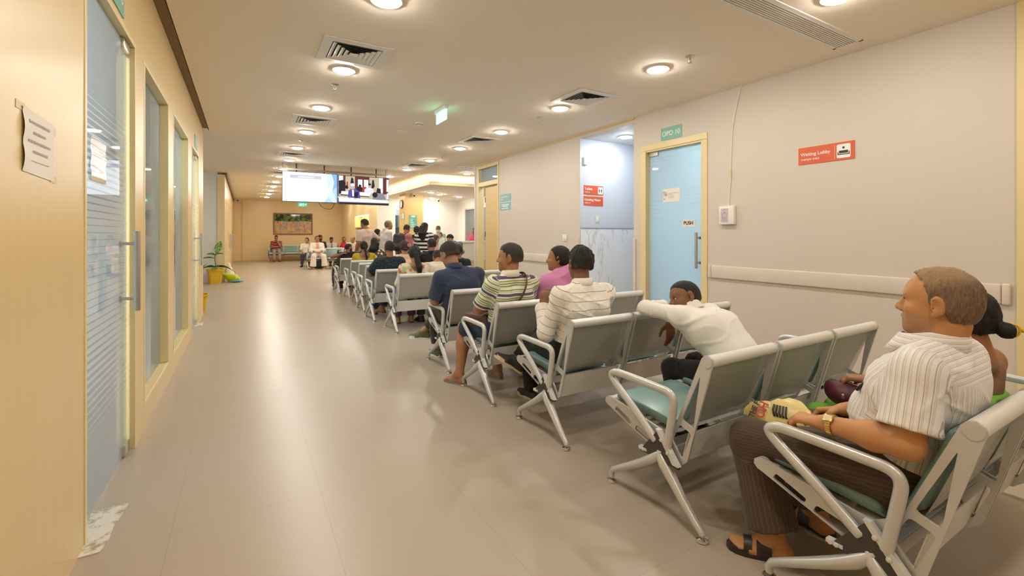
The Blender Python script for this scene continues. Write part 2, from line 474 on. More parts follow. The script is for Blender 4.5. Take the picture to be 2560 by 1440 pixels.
structure('trim_8', MB().box(RX-.012, RX+RT+.012, 10.0, 10.05, 0, CEIL-.001), plain('pale_corner', (0.72, 0.70, 0.66), .5))
structure('trim_9', MB().box(RX-.02, RX+.0, 0.94, 0.99, 0, CEIL-.001), M_frame)
# alcove
al = MB()
al.box(RX+RT, 7.0, AL[1], AL[1]+.1, 0, ALT).box(RX+RT, 7.0, AL[0]-.1, AL[0], 0, ALT).box(7.0, 7.1, AL[0]-.1, AL[1]+.1, 0, ALT)
al.box(RX+.001, RX+RT, AL[1]-.005, AL[1]-.0006, 1.40, ALT-.001)
structure('wall_alcove', al, M_alcove)
structure('trim_10', MB().box(RX+RT-.005, 7.0, AL[0]-.1, AL[1]+.1, ALT, ALT+.06), plain('alcove_ceiling', (0.72, 0.75, 0.79), .7, var=.01))
structure('trim_11', MB().box(RX+.02, 7.0, AL[1]-.022, AL[1], 0, 1.39).box(6.98, 7.0, AL[0], AL[1]-.022, 0, 1.39), M_marble)
structure('trim_12', MB().box(RX+.02, 7.0, AL[1]-.028, AL[1], 1.385, 1.40), M_steel)
structure('trim_13', MB().box(RX-.025, RX+.003, AL[0]-.05, AL[0]-.002, 0, 1.22, .006).box(RX-.025, RX+.003, AL[1]+.002, AL[1]+.05, 0, 1.22, .006), M_wall)
# OPD 10 door
M_rglass = glass('frosted_door_glass', (0.80, 0.92, 0.97), 0.66, (0.74, 0.88, 0.94), lines=(1.5, 2.45, 0.05, 0.06))
f = MB()
FD = .012
f.box(RX-FD, RX-.001, RD[0]-.055, RD[0]+.03, 0, 2.449, .003).box(RX-FD, RX-.001, RD[1]-.004, RD[1]+.09, 0, 2.449, .003).box(RX-FD, RX-.001, RD[0]-.055, RD[1]+.09, 2.45, 2.53, .003)
f.box(RX, RX+RT-.01, RD[0]+.002, RD[0]+.03, 0, 2.42).box(RX, RX+RT-.01, RD[1]-.004, RD[1]-.001, 0, 2.42).box(RX, RX+RT-.01, RD[0]+.002, RD[1]-.002, 2.43, 2.458)
structure('trim_14', f, M_frame)
d = structure('door_6', MB().box(RX+.06, RX+.072, RD[0]+.035, RD[1]-.005, 0.012, 2.44), M_rglass)
bar_handle('handle', d, (RX+.06, RD[0]+.10, 0), (-1, 0, 0), .86, 1.31, .07, .017)
MB().box(RX+.045, RX+.085, RD[1]-.17, RD[1]-.01, 2.37, 2.44, .004).build('patch_fitting', M_steel, d)
MB().box(RX+.045, RX+.085, RD[1]-.17, RD[1]-.01, .01, .07, .004).build('patch_fitting', M_steel, d)
ro = MB()
ro.box(7.0, 7.1, .5, 4.66, 0, CEIL).box(RX+RT+.001, 7.0, 4.56, 4.66, 0, CEIL).box(RX+RT, 7.0, .5, .6, 0, CEIL).box(RX+RT, 7.1, .5, 4.65, 2.75, 2.8)
structure('wall_clinic', ro, M_cool)
# far right door with its transom
f = MB()
f.box(RX-.014, RX+RT-.01, DW[0]+.002, DW[0]+.05, 0, 2.84, .004).box(RX-.014, RX+RT-.01, DW[1]-.06, DW[1]-.002, 0, 2.84, .004)
f.box(RX-.014, RX+RT-.01, DW[0]+.002, DW[1]-.002, 2.841, 2.915, .004).box(RX-.013, RX+RT-.012, DW[0]+.051, DW[1]-.061, 2.42, 2.52, .004)
structure('trim_15', f, M_frame)
structure('window_3', MB().box(RX+.06, RX+.07, DW[0]+.05, DW[1]-.06, 2.52, 2.84), M_wglass)
d = structure('door_7', MB().box(RX+.07, RX+.11, DW[0]+.05, DW[1]-.26, 0.01, 2.41, .003), M_yellow)
hg = MB()
for z in (.4, 1.3, 2.1): hg.tube([(RX+.068, DW[1]-.255, z-.06), (RX+.068, DW[1]-.255, z+.06)], .009, 8)
hg.build('hinge', M_black, d)
structure('wall_store', MB().box(6.4, 6.5, 8.6, 10.0, 0, CEIL).box(RX+RT, 6.4, 8.55, 8.65, 0, CEIL), M_cool)
# wall guards (crash rails)
def guard(n, y0, y1):
    m = MB()
    m.box(RX-.028, RX, y0+.05, y1-.05, .765, .915, .012, seg=3)
    m.box(RX-.03, RX, y0, y0+.048, .76, .92, .014, seg=3).box(RX-.03, RX, y1-.048, y1, .76, .92, .014, seg=3)
    o = structure('trim_%d' % n, m, plain('wall_guard_%d' % n, (0.70, 0.62, 0.52), .45), smooth=True)
guard(16, 1.02, 3.55); guard(17, 6.08, 8.80)

# reception side: lower soffit with light cove, portal, column and walls
SOF, SX, SY = 2.70, 4.5, 12.2
s = MB()
s.box(SX+.031, 8.98, SY+.031, FARY-.01, SOF, SOF+.035)
structure('ceiling_reception', s, M_ceiling)
structure('trim_18', MB().box(SX-.015, SX+.03, SY+.0301, FARY-.01, SOF-.005, SOF+.085).box(SX-.015, 8.99, SY-.015, SY+.03, SOF-.005, SOF+.085), M_frame)
M_cove = emit('cove_strip', (1.0, .80, .45), 16.0)
o = MB().box(SX+.05, SX+.075, SY+.05, 23.0, SOF+.05, SOF+.062).box(SX+.05, 8.8, SY+.05, SY+.075, SOF+.05, SOF+.062).build('cove_light', M_cove)
props(o, 'warm light strip glowing in the ceiling cove over the reception', 'light strip')
structure('wall_cove', MB().box(SX+.35, SX+.39, SY+.3901, FARY-.01, SOF+.036, CEIL-.001).box(SX+.35, 8.98, SY+.35, SY+.39, SOF+.036, CEIL-.001), M_white)
rc = MB()
rc.box(4.38, 5.05, 17.48, 17.58, 0, SOF).box(5.051, 5.399, 17.6, 17.7, 2.25, SOF).box(5.40, 7.7, 17.5, 17.6, 0, SOF)
rc.box(7.7, 7.8, 9.0, 13.2, 0, CEIL).box(7.7, 7.8, 13.2, 17.6, 2.3, SOF).box(7.7, 7.8, 14.15, 14.35, 0, 2.3).box(7.7, 7.8, 15.4, 15.7, 0, 2.3).box(7.7, 7.8, 16.8, 17.6, 0, 2.3)
rc.box(5.05, 6.6, 19.9, 20.0, 0, SOF).box(8.6, 8.7, 12.2, 17.8, 0, SOF)
structure('wall_reception', rc, M_white)
structure('window_4', MB().box(7.74, 7.75, 13.2, 14.15, .02, 2.3), M_wglass)
structure('window_5', MB().box(7.74, 7.75, 14.35, 15.4, .02, 2.3), M_wglass)
d = structure('door_8', MB().box(7.74, 7.752, 15.75, 16.75, .02, 2.28), M_wglass)
MB().box(7.68, 7.81, 15.69, 15.74, 0, 2.279).box(7.68, 7.81, 16.76, 16.81, 0, 2.279).box(7.68, 7.81, 15.69, 16.81, 2.28, 2.34).build('door_frame', plain('grey_frame', (.55, .57, .55), .4), d)
structure('wall_portal', MB().box(4.40, 4.75, 17.6, 19.0, 0, 2.38).box(4.40, 4.75, 21.7, 23.2, 0, 2.38).box(4.40, 4.75, 19.0, 21.7, 2.12, 2.38)
          .box(4.40, 4.75, 19.0, 21.7, 0, .5).box(4.70, 4.75, 19.0, 21.7, .5, 2.12), M_yfar)
structure('wall_upper', MB().box(4.46, 4.56, 17.6, FARY-.001, 2.381, CEIL-.001).box(4.46, 4.56, 23.201, FARY-.001, 0, 2.38), M_yfar)
sh = MB()
for z in (.9, 1.25, 1.6): sh.box(4.42, 4.70, 19.0, 21.7, z, z+.025)
structure('trim_19', sh, plain('niche_shelf', (.80, .70, .46), .4))
o = MB().box(4.44, 4.46, 19.05, 21.65, 2.09, 2.105).build('niche_light', emit('niche_strip', (1.0, .78, .42), 22.0))
props(o, 'warm light strip along the top of the timber niche', 'light strip')
structure('column', MB().box(4.75, 5.40, 15.3, 15.95, 0, SOF), M_yellow_d)
# ------------------------------------------------------------------ ceiling fixtures
def make_downlight(mat):
    t = empty('ceiling_downlight', (0, 0, CEIL))
    m = MB().lathe([(.113, 0), (.113, -.012), (.110, -.0165), (.104, -.0165), (.084, -.004)], n=36)
    m.build('trim_ring', M_white, t, smooth=True)
    MB().lathe([(.080, -.0045), (.082, -.024), (.076, -.031), (.055, -.034), (.001, -.035)], n=28).build('diffuser', mat, t, smooth=True)
    return t
dl_w = make_downlight(M_lamp); dl_c = make_downlight(M_lampc); dl_o = make_downlight(M_lampo); dl_q = make_downlight(M_lampq); used = set()
def downlight(src, x, y, z, label, group):
    o = src if src.name not in used else copy_tree(src)
    used.add(src.name); used.add(o.name)
    o.location = (x, y, z)
    props(o, label, 'ceiling light', group)
ORD = ['nearest', 'second', 'third', 'fourth', 'fifth', 'sixth', 'seventh', 'eighth', 'ninth', 'tenth', 'eleventh', 'twelfth', 'thirteenth']
LY = [3.27, 4.88, 6.47, 8.12, 9.68, 11.35, 13.0, 14.7, 16.3, 17.9, 19.5, 21.2, 23.0]
for i, y in enumerate(LY):
    downlight(dl_w, .88, y, CEIL, 'round white downlight over the corridor, %s in the left ceiling row' % ORD[i], 'downlights of the left ceiling row')
RY = [3.23, 4.89, 6.50, 8.14, 9.80, 11.48, 13.1, 14.7, 16.3, 17.9, 19.5, 21.2, 23.0]  # farther ones, unseen behind the televisions, are added to brighten the far end
for i, y in enumerate(RY):
    downlight(dl_w, 3.62, y, CEIL, 'round white downlight over the benches, %s in the right ceiling row' % ORD[i], 'downlights of the right ceiling row')
for x, y in ((.88, 1.65), (.88, 0.0), (.88, -1.7), (3.62, 1.6), (3.62, 0.0), (3.62, -1.7)):
    downlight(dl_w, x, y, CEIL, 'round white downlight in the ceiling behind the viewpoint', 'downlights behind the viewpoint')
for i, (x, y, n) in enumerate(((5.28, 11.4, 'beside the round ceiling diffuser before the cove'), (5.4, 5.5, 'in the alcove ceiling over the toilets sign'))):
    downlight(dl_c if i else dl_w, x, y, ALT if i else CEIL, 'round downlight ' + n, 'other downlights')
for i, (x, y) in enumerate(((5.35, 14.4), (5.9, 15.0), (6.9, 15.6), (6.35, 16.9), (5.6, 17.0))):
    downlight(dl_w, x, y, SOF, 'small downlight in the low reception ceiling, %s from the lobby' % ORD[i], 'downlights over the reception')
for i, (x, y) in enumerate(((-2.0, 2.2), (-2.0, 5.8), (-2.0, 7.6), (-2.0, 0.0), (6.0, 3.2), (6.0, 1.6), (5.8, 19.0), (5.6, 9.3), (-2.2, 11.6), (8.2, 14.6))):
    z = 2.74 if (i < 6) else (SOF if i in (6, 9) else CEIL)
    downlight(dl_o if i < 4 else dl_q if i < 6 else dl_c, x, y, z, ('cool white downlight in the room behind the glazed left wall', 'cool white downlight in the clinic room behind the glass door',
              'cool white downlight in the room behind the reception', 'cool white downlight in the store behind the farther right door', 'cool white downlight over the recess past the left wall', 'cool white downlight in the glazed room right of the reception')[0 if i < 4 else 1 if i < 6 else i-4],
              ('office downlights' if i < 4 else 'clinic downlights' if i < 6 else None))
# square four-way diffusers
def make_vent():
    t = empty('air_diffuser', (0, 0, CEIL))
    def ring(m, r0, r1, z0, z1):
        a = [(-r0,-r0),(r0,-r0),(r0,r0),(-r0,r0)]; b = [(-r1,-r1),(r1,-r1),(r1,r1),(-r1,r1)]
        for i in range(4):
            j = (i+1) % 4
            m.quad((*a[i], z0), (*a[j], z0), (*b[j], z1), (*b[i], z1))
            m.quad((*a[i], z0+.004), (*a[j], z0+.004), (*b[j], z1+.004), (*b[i], z1+.004))
            m.quad((*b[i], z1), (*b[j], z1), (*b[j], z1+.004), (*b[i], z1+.004))
    m = MB(); ring(m, .297, .215, -.010, -.012); ring(m, .297, .297, -.010, -.0)
    m.build('frame', M_white, t)
    for k in range(5):
        r = .208 - k*.042
        m = MB(); ring(m, r, r-.034, -.017, -.004)
        m.build('louvre', M_white, t)
    MB().box(-.03, .03, -.03, .03, -.017, -.013).build('louvre', M_white, t)
    MB().box(-.29, .29, -.29, .29, -.0045, -.0005).build('duct_opening', M_dark, t)
    return t
vent = make_vent(); first = True
VL = [('left', .88, y) for y in (4.40, 7.31, 10.56, 13.85, 17.1, 20.4)] + [('right', 3.63, y) for y in (4.40, 7.31, 10.7)]
cnt = {'left': 0, 'right': 0}
for side, x, y in VL:
    o = vent if first else copy_tree(vent); first = False
    o.location = (x, y, CEIL)
    props(o, 'square white ceiling air diffuser, %s in the %s row' % (ORD[cnt[side]], side), 'air diffuser', 'square air diffusers')
    cnt[side] += 1
# linear slot diffuser
t = empty('slot_diffuser', (3.5, 1.97, CEIL), 0, 'long slotted air grille in the ceiling near the right wall', 'air grille')
MB().box(-1.15, 1.12, -.115, -.085, -.008, 0).box(-1.15, 1.12, .085, .115, -.008, 0).box(1.10, 1.13, -.115, .115, -.008, 0).build('frame', M_white, t)
MB().box(-1.15, 1.11, -.086, .086, -.003, -.0005).build('duct_opening', plain('dim_duct', (.10, .085, .065), .8), t)
for k in range(9):
    y = -.08 + k*.02
    MB().box(-1.15, 1.11, y-.006, y+.006, -.009, -.002).build('slat', M_white, t)
# sprinklers
def make_sprinkler():
    t = empty('sprinkler', (0, 0, CEIL))
    MB().lathe([(.042, 0), (.042, -.004), (.02, -.012), (.012, -.012)], n=24).build('escutcheon', M_steel, t, smooth=True)
    m = MB().lathe([(.010, -.01), (.010, -.03), (.006, -.034)], n=12)
    m.tube([(-.012, 0, -.03), (-.013, 0, -.045), (0, 0, -.06)], .003, 6); m.tube([(.012, 0, -.03), (.013, 0, -.045), (0, 0, -.06)], .003, 6)
    m.lathe([(.02, -.062), (.02, -.064), (.004, -.066)], n=16)
    m.build('head', M_steel, t, smooth=True); return t
spk = make_sprinkler(); first = True
for x, y, l in ((.88, 5.42, 'nearest above the corridor'), (.89, 8.95, 'farther along the corridor ceiling'), (.9, 12.3, 'above the left television edge'),
                (3.64, 2.86, 'nearest the right wall, before the slotted grille'), (3.66, 5.44, 'beside the nearest right diffuser'), (3.66, 9.15, 'between the right ceiling lights farther back'), (4.1, 11.9, 'by the ceiling cove corner')):
    o = spk if first else copy_tree(spk); first = False
    o.location = (x, y, CEIL); props(o, 'small metal ceiling sprinkler, ' + l, 'sprinkler', 'ceiling sprinklers')
# smoke detector, ceiling speaker, round diffuser
t = empty('smoke_detector', (2.28, 6.63, CEIL), 0, 'small white smoke detector on the ceiling beyond the green sign', 'smoke detector')
MB().lathe([(.055, 0), (.055, -.015), (.048, -.02)], n=28).build('base', M_plastic, t, smooth=True)
m = MB().lathe([(.042, -.02), (.042, -.04), (.03, -.05), (.001, -.05)], n=28); m.build('chamber', M_plastic, t, smooth=True)
m = MB()
for k in range(12):
    q = k*math.pi/6; m.box(.0425*math.cos(q)-.004, .0425*math.cos(q)+.004, .0425*math.sin(q)-.004, .0425*math.sin(q)+.004, -.036, -.024)
m.build('vent_slots', M_dark, t)
o = MB().lathe([(.10, 0), (.10, -.006), (.09, -.008), (.001, -.009)], (2.23, 7.33, CEIL), 30).build('ceiling_speaker', M_ceiling, smooth=True)
props(o, 'flat round speaker cover in the ceiling behind the smoke detector', 'speaker')
t = empty('round_diffuser', (4.76, 10.44, CEIL), 0, 'round white ceiling vent near the end of the right wall', 'air vent')
for k, (r, z) in enumerate(((.17, 0), (.13, -.03), (.085, -.055))):
    MB().lathe([(r, z), (r, z-.008), (r*.8, z-.022), (r*.5, z-.024)], n=32).build('cone', M_white, t, smooth=True)
o = MB().lathe([(.05, 0), (.05, -.004), (.001, -.006)], (3.64, 5.95, CEIL), 20).build('cover_plate', M_white, smooth=True)
props(o, 'small blank cover plate in the ceiling above the alcove side', 'cover plate')

# exit signs
M_exit = emit('exit_sign_green', (.25, .95, .55), 2.0)
M_exitw = emit('exit_sign_white', (.9, 1.0, .95), 1.6)
def running_man(m, fn):
    """simple pictogram of a figure running through a doorway beside an arrow"""
    def blk(pts):
        m.add([fn(a, b) for a, b in pts], [tuple(range(len(pts)))])
    blk([(.30, .70), (.36, .70), (.38, .76), (.33, .82), (.28, .76)])
    blk([(.26, .66), (.36, .66), (.33, .42), (.24, .42)])
    blk([(.24, .42), (.32, .42), (.22, .18), (.12, .18), (.14, .23), (.19, .23)])
    blk([(.27, .44), (.34, .42), (.42, .33), (.41, .16), (.37, .16), (.37, .31)])
    blk([(.35, .64), (.44, .54), (.50, .58), (.49, .52), (.43, .48), (.34, .57)])
    blk([(.27, .66), (.17, .60), (.14, .48), (.18, .47), (.20, .57), (.28, .60)])
    blk([(.54, .85), (.60, .85), (.60, .15), (.54, .15)])
    blk([(.68, .54), (.82, .54), (.82, .66), (.94, .5), (.82, .34), (.82, .46), (.68, .46)])
t = empty('exit_sign', (2.27, 5.71, CEIL), 0, 'green lit exit sign hanging edge-on from the lobby ceiling', 'exit sign')
MB().box(-.03, .03, -.19, .19, -.05, 0, .004).build('housing', M_white, t)
p = MB().box(-.006, .006, -.18, .18, -.185, -.05).build('panel', M_exit, t)
m = MB(); m.flat = True
for s_ in (-1, 1): running_man(m, lambda a, b: (s_*.0068, -s_*(.18-.36*a)*-1, -.185+.135*b))
m.build('pictogram', M_exitw, p)
t = empty('exit_sign', (2.58, FARY-.04, 2.72), 0, 'small green lit exit sign on the far wall above the picture', 'exit sign')
p = MB().box(-.21, .21, 0, .04, 0, .2, .004).build('panel', emit('far_exit_green', (.10, .55, .30), .7), t)
m = MB(); m.flat = True; running_man(m, lambda a, b: (-.21+.42*a, -.001, .2*b)); m.build('pictogram', M_exitw, p)

# ------------------------------------------------------------------ televisions
TVY = 11.84
def tv(x0, x1, z0, z1, label):
    t = empty('television', ((x0+x1)/2, TVY, z0), 0, label, 'television', 'hanging televisions')
    w_, h_ = x1-x0, z1-z0
    MB().box(-w_/2, w_/2, 0, .05, 0, h_, .005).box(-w_*.35, w_*.35, .05, .09, h_*.2, h_*.8, .01).build('case', M_black, t)
    for q in (-.25, .25): MB().tube([(q*w_, .07, h_*.7), (q*w_, .07, CEIL-z0)], .016, 10).build('ceiling_mount', M_black, t)
    return t, w_, h_
def flat_art(items, ox, oz, w_, h_, y, parent, mats, name='screen'):
    """items: (material index, [(u, v) ...]) polygons on the screen, each drawn just in front of the last"""
    m = MB(); m.flat = True
    for k, (mi, pts) in enumerate(items):
        m.mat(mi); yy = y - .00012*k
        m.add([(ox + u*w_, yy, oz + v*h_) for u, v in pts], [tuple(range(len(pts)))])
    return m.build(name, mats, parent)
def rect(u0, v0, u1, v1): return [(u0, v0), (u1, v0), (u1, v1), (u0, v1)]
def disc(u, v, ru, rv, n=14): return [(u+ru*math.cos(q), v+rv*math.sin(q)) for q in np.linspace(0, 2*math.pi, n, endpoint=False)]
t, w_, h_ = tv(.765, 1.995, 2.06, 2.775, 'hanging television on the left showing a plain white slide')
sm = [emit('screen_%d' % i, c_, s_) for i, (c_, s_) in enumerate((((.97, .98, 1.0), 1.0), ((.28, .52, .82), .66), ((.50, .74, .86), .66), ((.10, .14, .62), .6), ((.60, .60, .74), .66), ((.98, .98, 1), 1.0), ((.70, .86, .90), .66)))]
flat_art([(0, rect(0, 0, 1, 1)), (6, [(.80, .45), (.9, .6), (.88, 1), (.78, 1)]), (2, [(.74, 0), (.985, 0), (.985, .55), (.90, .42)]), (1, [(.90, .42), (.985, .55), (.985, 1), (.88, 1), (.93, .72)]),
          (6, [(.80, .2), (.92, .0), (.985, .0), (.90, .42)]), (3, rect(.985, 0, 1, 1)), (4, rect(.13, .79, .69, .905)),
          ] + [(5, rect(.27+.037*k, .825, .298+.037*k, .862)) for k in range(8)], -w_/2+.008, .012, w_-.016, h_-.024, -.001, t, sm)
t, w_, h_ = tv(2.01, 3.25, 2.04, 2.755, 'hanging television on the right showing people at desks in a classroom')
cols = [((.62, .52, .36), 1), ((.16, .05, .04), 1), ((.80, .85, .92), 1.3), ((.04, .03, .04), 1), ((.92, .92, 1.0), 1.5), ((.12, .10, .42), 1), ((.62, .47, .40), 1), ((.28, .27, .33), 1), ((.7, .7, .82), 1.2), ((.6, .06, .05), 1), ((.85, .83, .75), 1.3)]
sm = [emit('video_%d' % i, c_, s_*.62) for i, (c_, s_) in enumerate(cols)]
flat_art([(0, rect(0, 0, 1, 1)), (2, rect(.0, .72, .08, 1)), (1, rect(.08, .7, .125, 1)), (1, rect(.31, .45, .60, 1)), (2, rect(.37, .62, .46, .9)), (2, rect(.49, .62, .58, .9)),
          (10, rect(.80, .45, .88, 1)), (1, rect(.88, .4, 1, 1)), (2, rect(.955, .5, 1, .95)), (3, [(0, .35), (.12, .35), (.13, .75), (.08, .85), (0, .82)]),
          (9, rect(.145, .66, .175, .80)), (3, disc(.15, .60, .03, .07)), (3, [(.22, .74), (.24, .97), (.275, .92), (.29, .74)]), (3, [(.64, .6), (.66, .9), (.69, .92), (.71, .68), (.68, .6)]),
          (3, disc(.40, .55, .065, .10)), (3, disc(.41, .66, .028, .06)), (9, rect(.46, .47, .53, .64)),
          (4, [(.03, .30), (.60, .30), (.63, .42), (.05, .45)]), (3, [(.03, .30), (.60, .27), (.60, .30), (.03, .34)]),
          (8, [(.50, .42), (.68, .42), (.69, .55), (.63, .62), (.55, .62), (.50, .54)]), (6, disc(.605, .68, .03, .065)), (3, disc(.605, .74, .032, .04)),
          (3, [(.74, .44), (.84, .42), (.83, .6), (.76, .62)]),
          (5, [(.17, .18), (.42, .18), (.40, .46), (.31, .56), (.24, .56), (.18, .46)]), (3, [(.30, .2), (.36, .22), (.38, .45), (.30, .42)]), (4, [(.26, .28), (.29, .28), (.29, .5), (.25, .5)]),
          (6, disc(.265, .60, .042, .09)), (8, disc(.265, .69, .042, .06)),
          (7, [(.66, .16), (.95, .20), (.90, .40), (.74, .44), (.67, .30)]), (3, disc(.715, .36, .055, .10)), (8, [(.95, .22), (1, .22), (1, .5), (.96, .42)]),
          (4, [(0, .05), (1, .05), (1, .16), (0, .24)]), (7, [(0, .05), (1, .05), (1, .075), (0, .075)]), (3, rect(0, 0, 1, .05)), (8, rect(.10, .15, .17, .165)), (8, rect(.62, .12, .7, .135)),
          (6, disc(.32, .20, .03, .025)), (6, disc(.205, .21, .02, .03))], -w_/2+.008, .012, w_-.016, h_-.024, -.001, t, sm)
o = MB().tube(chaikin([(1.55, TVY+.06, 2.1), (1.6, TVY+.06, 1.98), (1.75, TVY+.06, 1.9), (1.88, TVY+.05, 1.92), (1.93, TVY+.06, 2.08)], 3), .006, 6).build('power_cable', M_black, smooth=True)
props(o, 'thin black cable looping below the hanging televisions', 'cable')
o = MB().box(.74, 3.2, TVY-.03, TVY+.03, 2.80, 2.84).tube([(.78, TVY, 2.84), (.78, TVY, CEIL)], .012).tube([(3.17, TVY, 2.84), (3.17, TVY, CEIL)], .012).build('mounting_rail', plain('dim_rail', (.25, .22, .19), .5))
props(o, 'grey mounting rail above the two televisions', 'mounting rail')

# ------------------------------------------------------------------ signs on the right wall and in the alcove
RZ_W = math.radians(-90)           # text on the right wall reads towards -x
R_WALL = (math.radians(90), 0, math.radians(-90))
R_FACE = (math.radians(90), 0, 0)
R_LEFT = (math.radians(90), 0, math.radians(90))
def wall_sign(y0, y1, z0, z1, mat, label, cat='sign', name='wall_sign', th=.006):
    t = empty(name, (RX, (y0+y1)/2, z0), 0, label, cat)
    MB().box(-th, 0, -(y1-y0)/2, (y1-y0)/2, 0, z1-z0, .0015).build('panel', mat, t)
    return t
t = wall_sign(3.94, 4.28, 2.545, 2.71, M_green, 'green door sign reading OPD 10 above the frosted glass door')
text('lettering', 'OPD 10', .088, M_ink_white, t, (-.0068, .150, .08), R_WALL, bold=.0012)
t = wall_sign(2.015, 2.51, 1.985, 2.155, M_red, 'orange red wall sign reading Waiting Lobby with a sofa symbol')
text('lettering', 'Waiting Lobby', .0455, M_ink_white, t, (-.0068, .225, .098), R_WALL, bold=.0005)
text('lettering', 'অপেক্ষা কক্ষ', .028, M_ink_white, t, (-.0068, .225, .045), R_WALL)
MB().box(-.0072, -.006, -.084, -.082, .02, .15).build('divider', M_ink_white, t)
ic = MB().plate(fillet([(-.215, .02), (-.10, .02), (-.10, .15), (-.215, .15)], .014), [], .001, lambda a, b, c: (-.0066+c, a, b)).build('symbol_panel', M_ink_white, t)
m = MB()
m.box(-.0082, -.0068, -.205, -.11, .05, .058)
for yy in (-.2045, -.1125): m.box(-.0082, -.0068, yy-.003, yy+.004, .05, .078)
m.box(-.0082, -.0068, -.195, -.12, .064, .09)
m.plate([(-.1575+.011*math.cos(q), .116+.011*math.sin(q)) for q in np.linspace(0, 6.28, 18, endpoint=False)], [], .001, lambda a, b, c: (-.0076+c, a, b))
m.build('sofa_symbol', M_ink, ic)
# teal pair before the far door
t = wall_sign(8.30, 8.76, 2.005, 2.16, M_teal, 'upper small teal wall sign beside the farther timber door')
text('lettering', 'Medical Officer', .055, M_ink_white, t, (-.0068, .205, .09), R_WALL)
m = MB()
m.box(-.0075, -.006, .1, .2, .03, .045); m.build('caption', M_ink_white, t)
t = wall_sign(8.30, 8.76, 1.815, 1.975, plain('blue_teal_sign', (.24, .48, .55), .4), 'lower small blue green wall sign beside the farther timber door')
m = MB()
for z, a, b in ((.115, -.16, .17), (.082, -.11, .12), (.035, -.13, .16)): m.box(-.0075, -.006, a, b, z-.011, z+.008)
m.build('caption', M_ink_white, t)
# alcove signs on the wall facing the lobby
AY = AL[1]
def alcove_sign(x0, x1, z0, z1, label):
    t = empty('wall_sign', ((x0+x1)/2, AY, z0), 0, label, 'sign')
    MB().box(-(x1-x0)/2, (x1-x0)/2, -.006, 0, 0, z1-z0, .0015).build('panel', M_red, t); return t
t = alcove_sign(4.935, 5.37, 1.96, 2.12, 'red wall sign reading Toilets with two figure symbols')
text('lettering', 'Toilets', .062, M_ink_white, t, (-.195, -.0068, .10), R_FACE, bold=.0012)
text('lettering', 'শৌচালয়', .03, M_ink_white, t, (-.195, -.0068, .042), R_FACE)
ic = MB().plate(fillet([(.10, .018), (.208, .018), (.208, .142), (.10, .142)], .014), [], .001, lambda a, b, c: (a, -.0066+c, b)).build('symbol_panel', M_ink_white, t)
m = MB()
for x in (.130, .178):
    m.ball((x, -.0075, .108), (.008, .0006, .008), 10, 6)
    m.plate([(x-.013, .094), (x+.013, .094), (x+.010, .066), (x-.010, .066)], [], .001, lambda a, b, c: (a, -.0078+c, b))
    m.box(x-.007, x-.001, -.008, -.007, .04, .066).box(x+.001, x+.007, -.008, -.007, .04, .066)
m.build('figure_symbols', M_ink, ic)
t = alcove_sign(4.935, 5.37, 1.775, 1.935, 'red wall sign reading Drinking Water under the toilets sign')
text('lettering', 'Drinking Water', .055, M_ink_white, t, (-.195, -.0068, .10), R_FACE, bold=.0012)
text('lettering', 'পানীয় জল', .03, M_ink_white, t, (-.195, -.0068, .045), R_FACE)
o = MB().box(4.925, 5.0, AY-.04, AY, 2.46, 2.59, .006).build('wall_sensor', M_plastic, smooth=True)
props(o, 'small white box high on the alcove wall above the red signs', 'wall box')
def switch(name, loc, rz, w_, h_, label):
    t = empty(name, loc, rz, label, 'wall switch')
    MB().box(-w_/2, w_/2, -.012, 0, -h_/2, h_/2, .003).build('plate', M_plastic, t, smooth=True)
    MB().box(-w_*.3, w_*.3, -.016, -.011, -h_*.3, h_*.3, .002).build('rocker', M_plastic, t, smooth=True)
switch('light_switch', (5.24, AY, 1.545), 0, .085, .10, 'white light switch on the alcove wall under the red signs')
switch('light_switch', (RX, 6.42, 1.225), math.radians(-90), .12, .12, 'square white switch plate on the wall left of the alcove')
# access control box and its cable
t = empty('access_box', (RX, 3.285, 1.40), 0, 'white wall box with a printed sticker right of the glass door', 'wall box')
MB().box(-.05, 0, -.095, .095, 0, .215, .008).build('case', M_plastic, t, smooth=True)
st = MB().box(-.0508, -.0495, -.028, .068, .025, .185).build('sticker', plain('lilac_sticker', (.62, .50, .55), .5, var=.12, nscale=14), t)
m = MB()
m.box(-.0515, -.0508, -.012, .052, .075, .08).box(-.0515, -.0508, -.012, .052, .125, .13).box(-.0515, -.0508, -.012, -.007, .075, .13).box(-.0515, -.0508, .047, .052, .075, .13)
m.box(-.0515, -.0508, .008, .028, .132, .148).box(-.0515, -.0508, 0, .04, .168, .172)
for z in (.035, .045, .055, .065): m.box(-.0515, -.0508, -.005, .045, z, z+.003)
m.build('print', M_ink_grey, st)
t = empty('wall_cable', (RX, 3.2, 1.6), 0, 'thin white cable hanging down the right wall to the wall box', 'cable')
MB().tube(chaikin([(-.006, -.08, CEIL-1.6), (-.012, -.03, 1.2), (-.008, .03, .95), (-.008, .05, .6), (-.008, .055, .43), (-.008, .05, .36), (-.008, .07, .2), (-.008, .075, .014)], 3), .0045, 8).build('cord', M_plastic, t, smooth=True)
MB().tube([(-.01, .055, .42), (-.01, .053, .36), (-.01, .05, .33)], [.010, .011, .005], 10).build('connector', plain('cream_connector', (.72, .62, .38), .5), t, smooth=True)
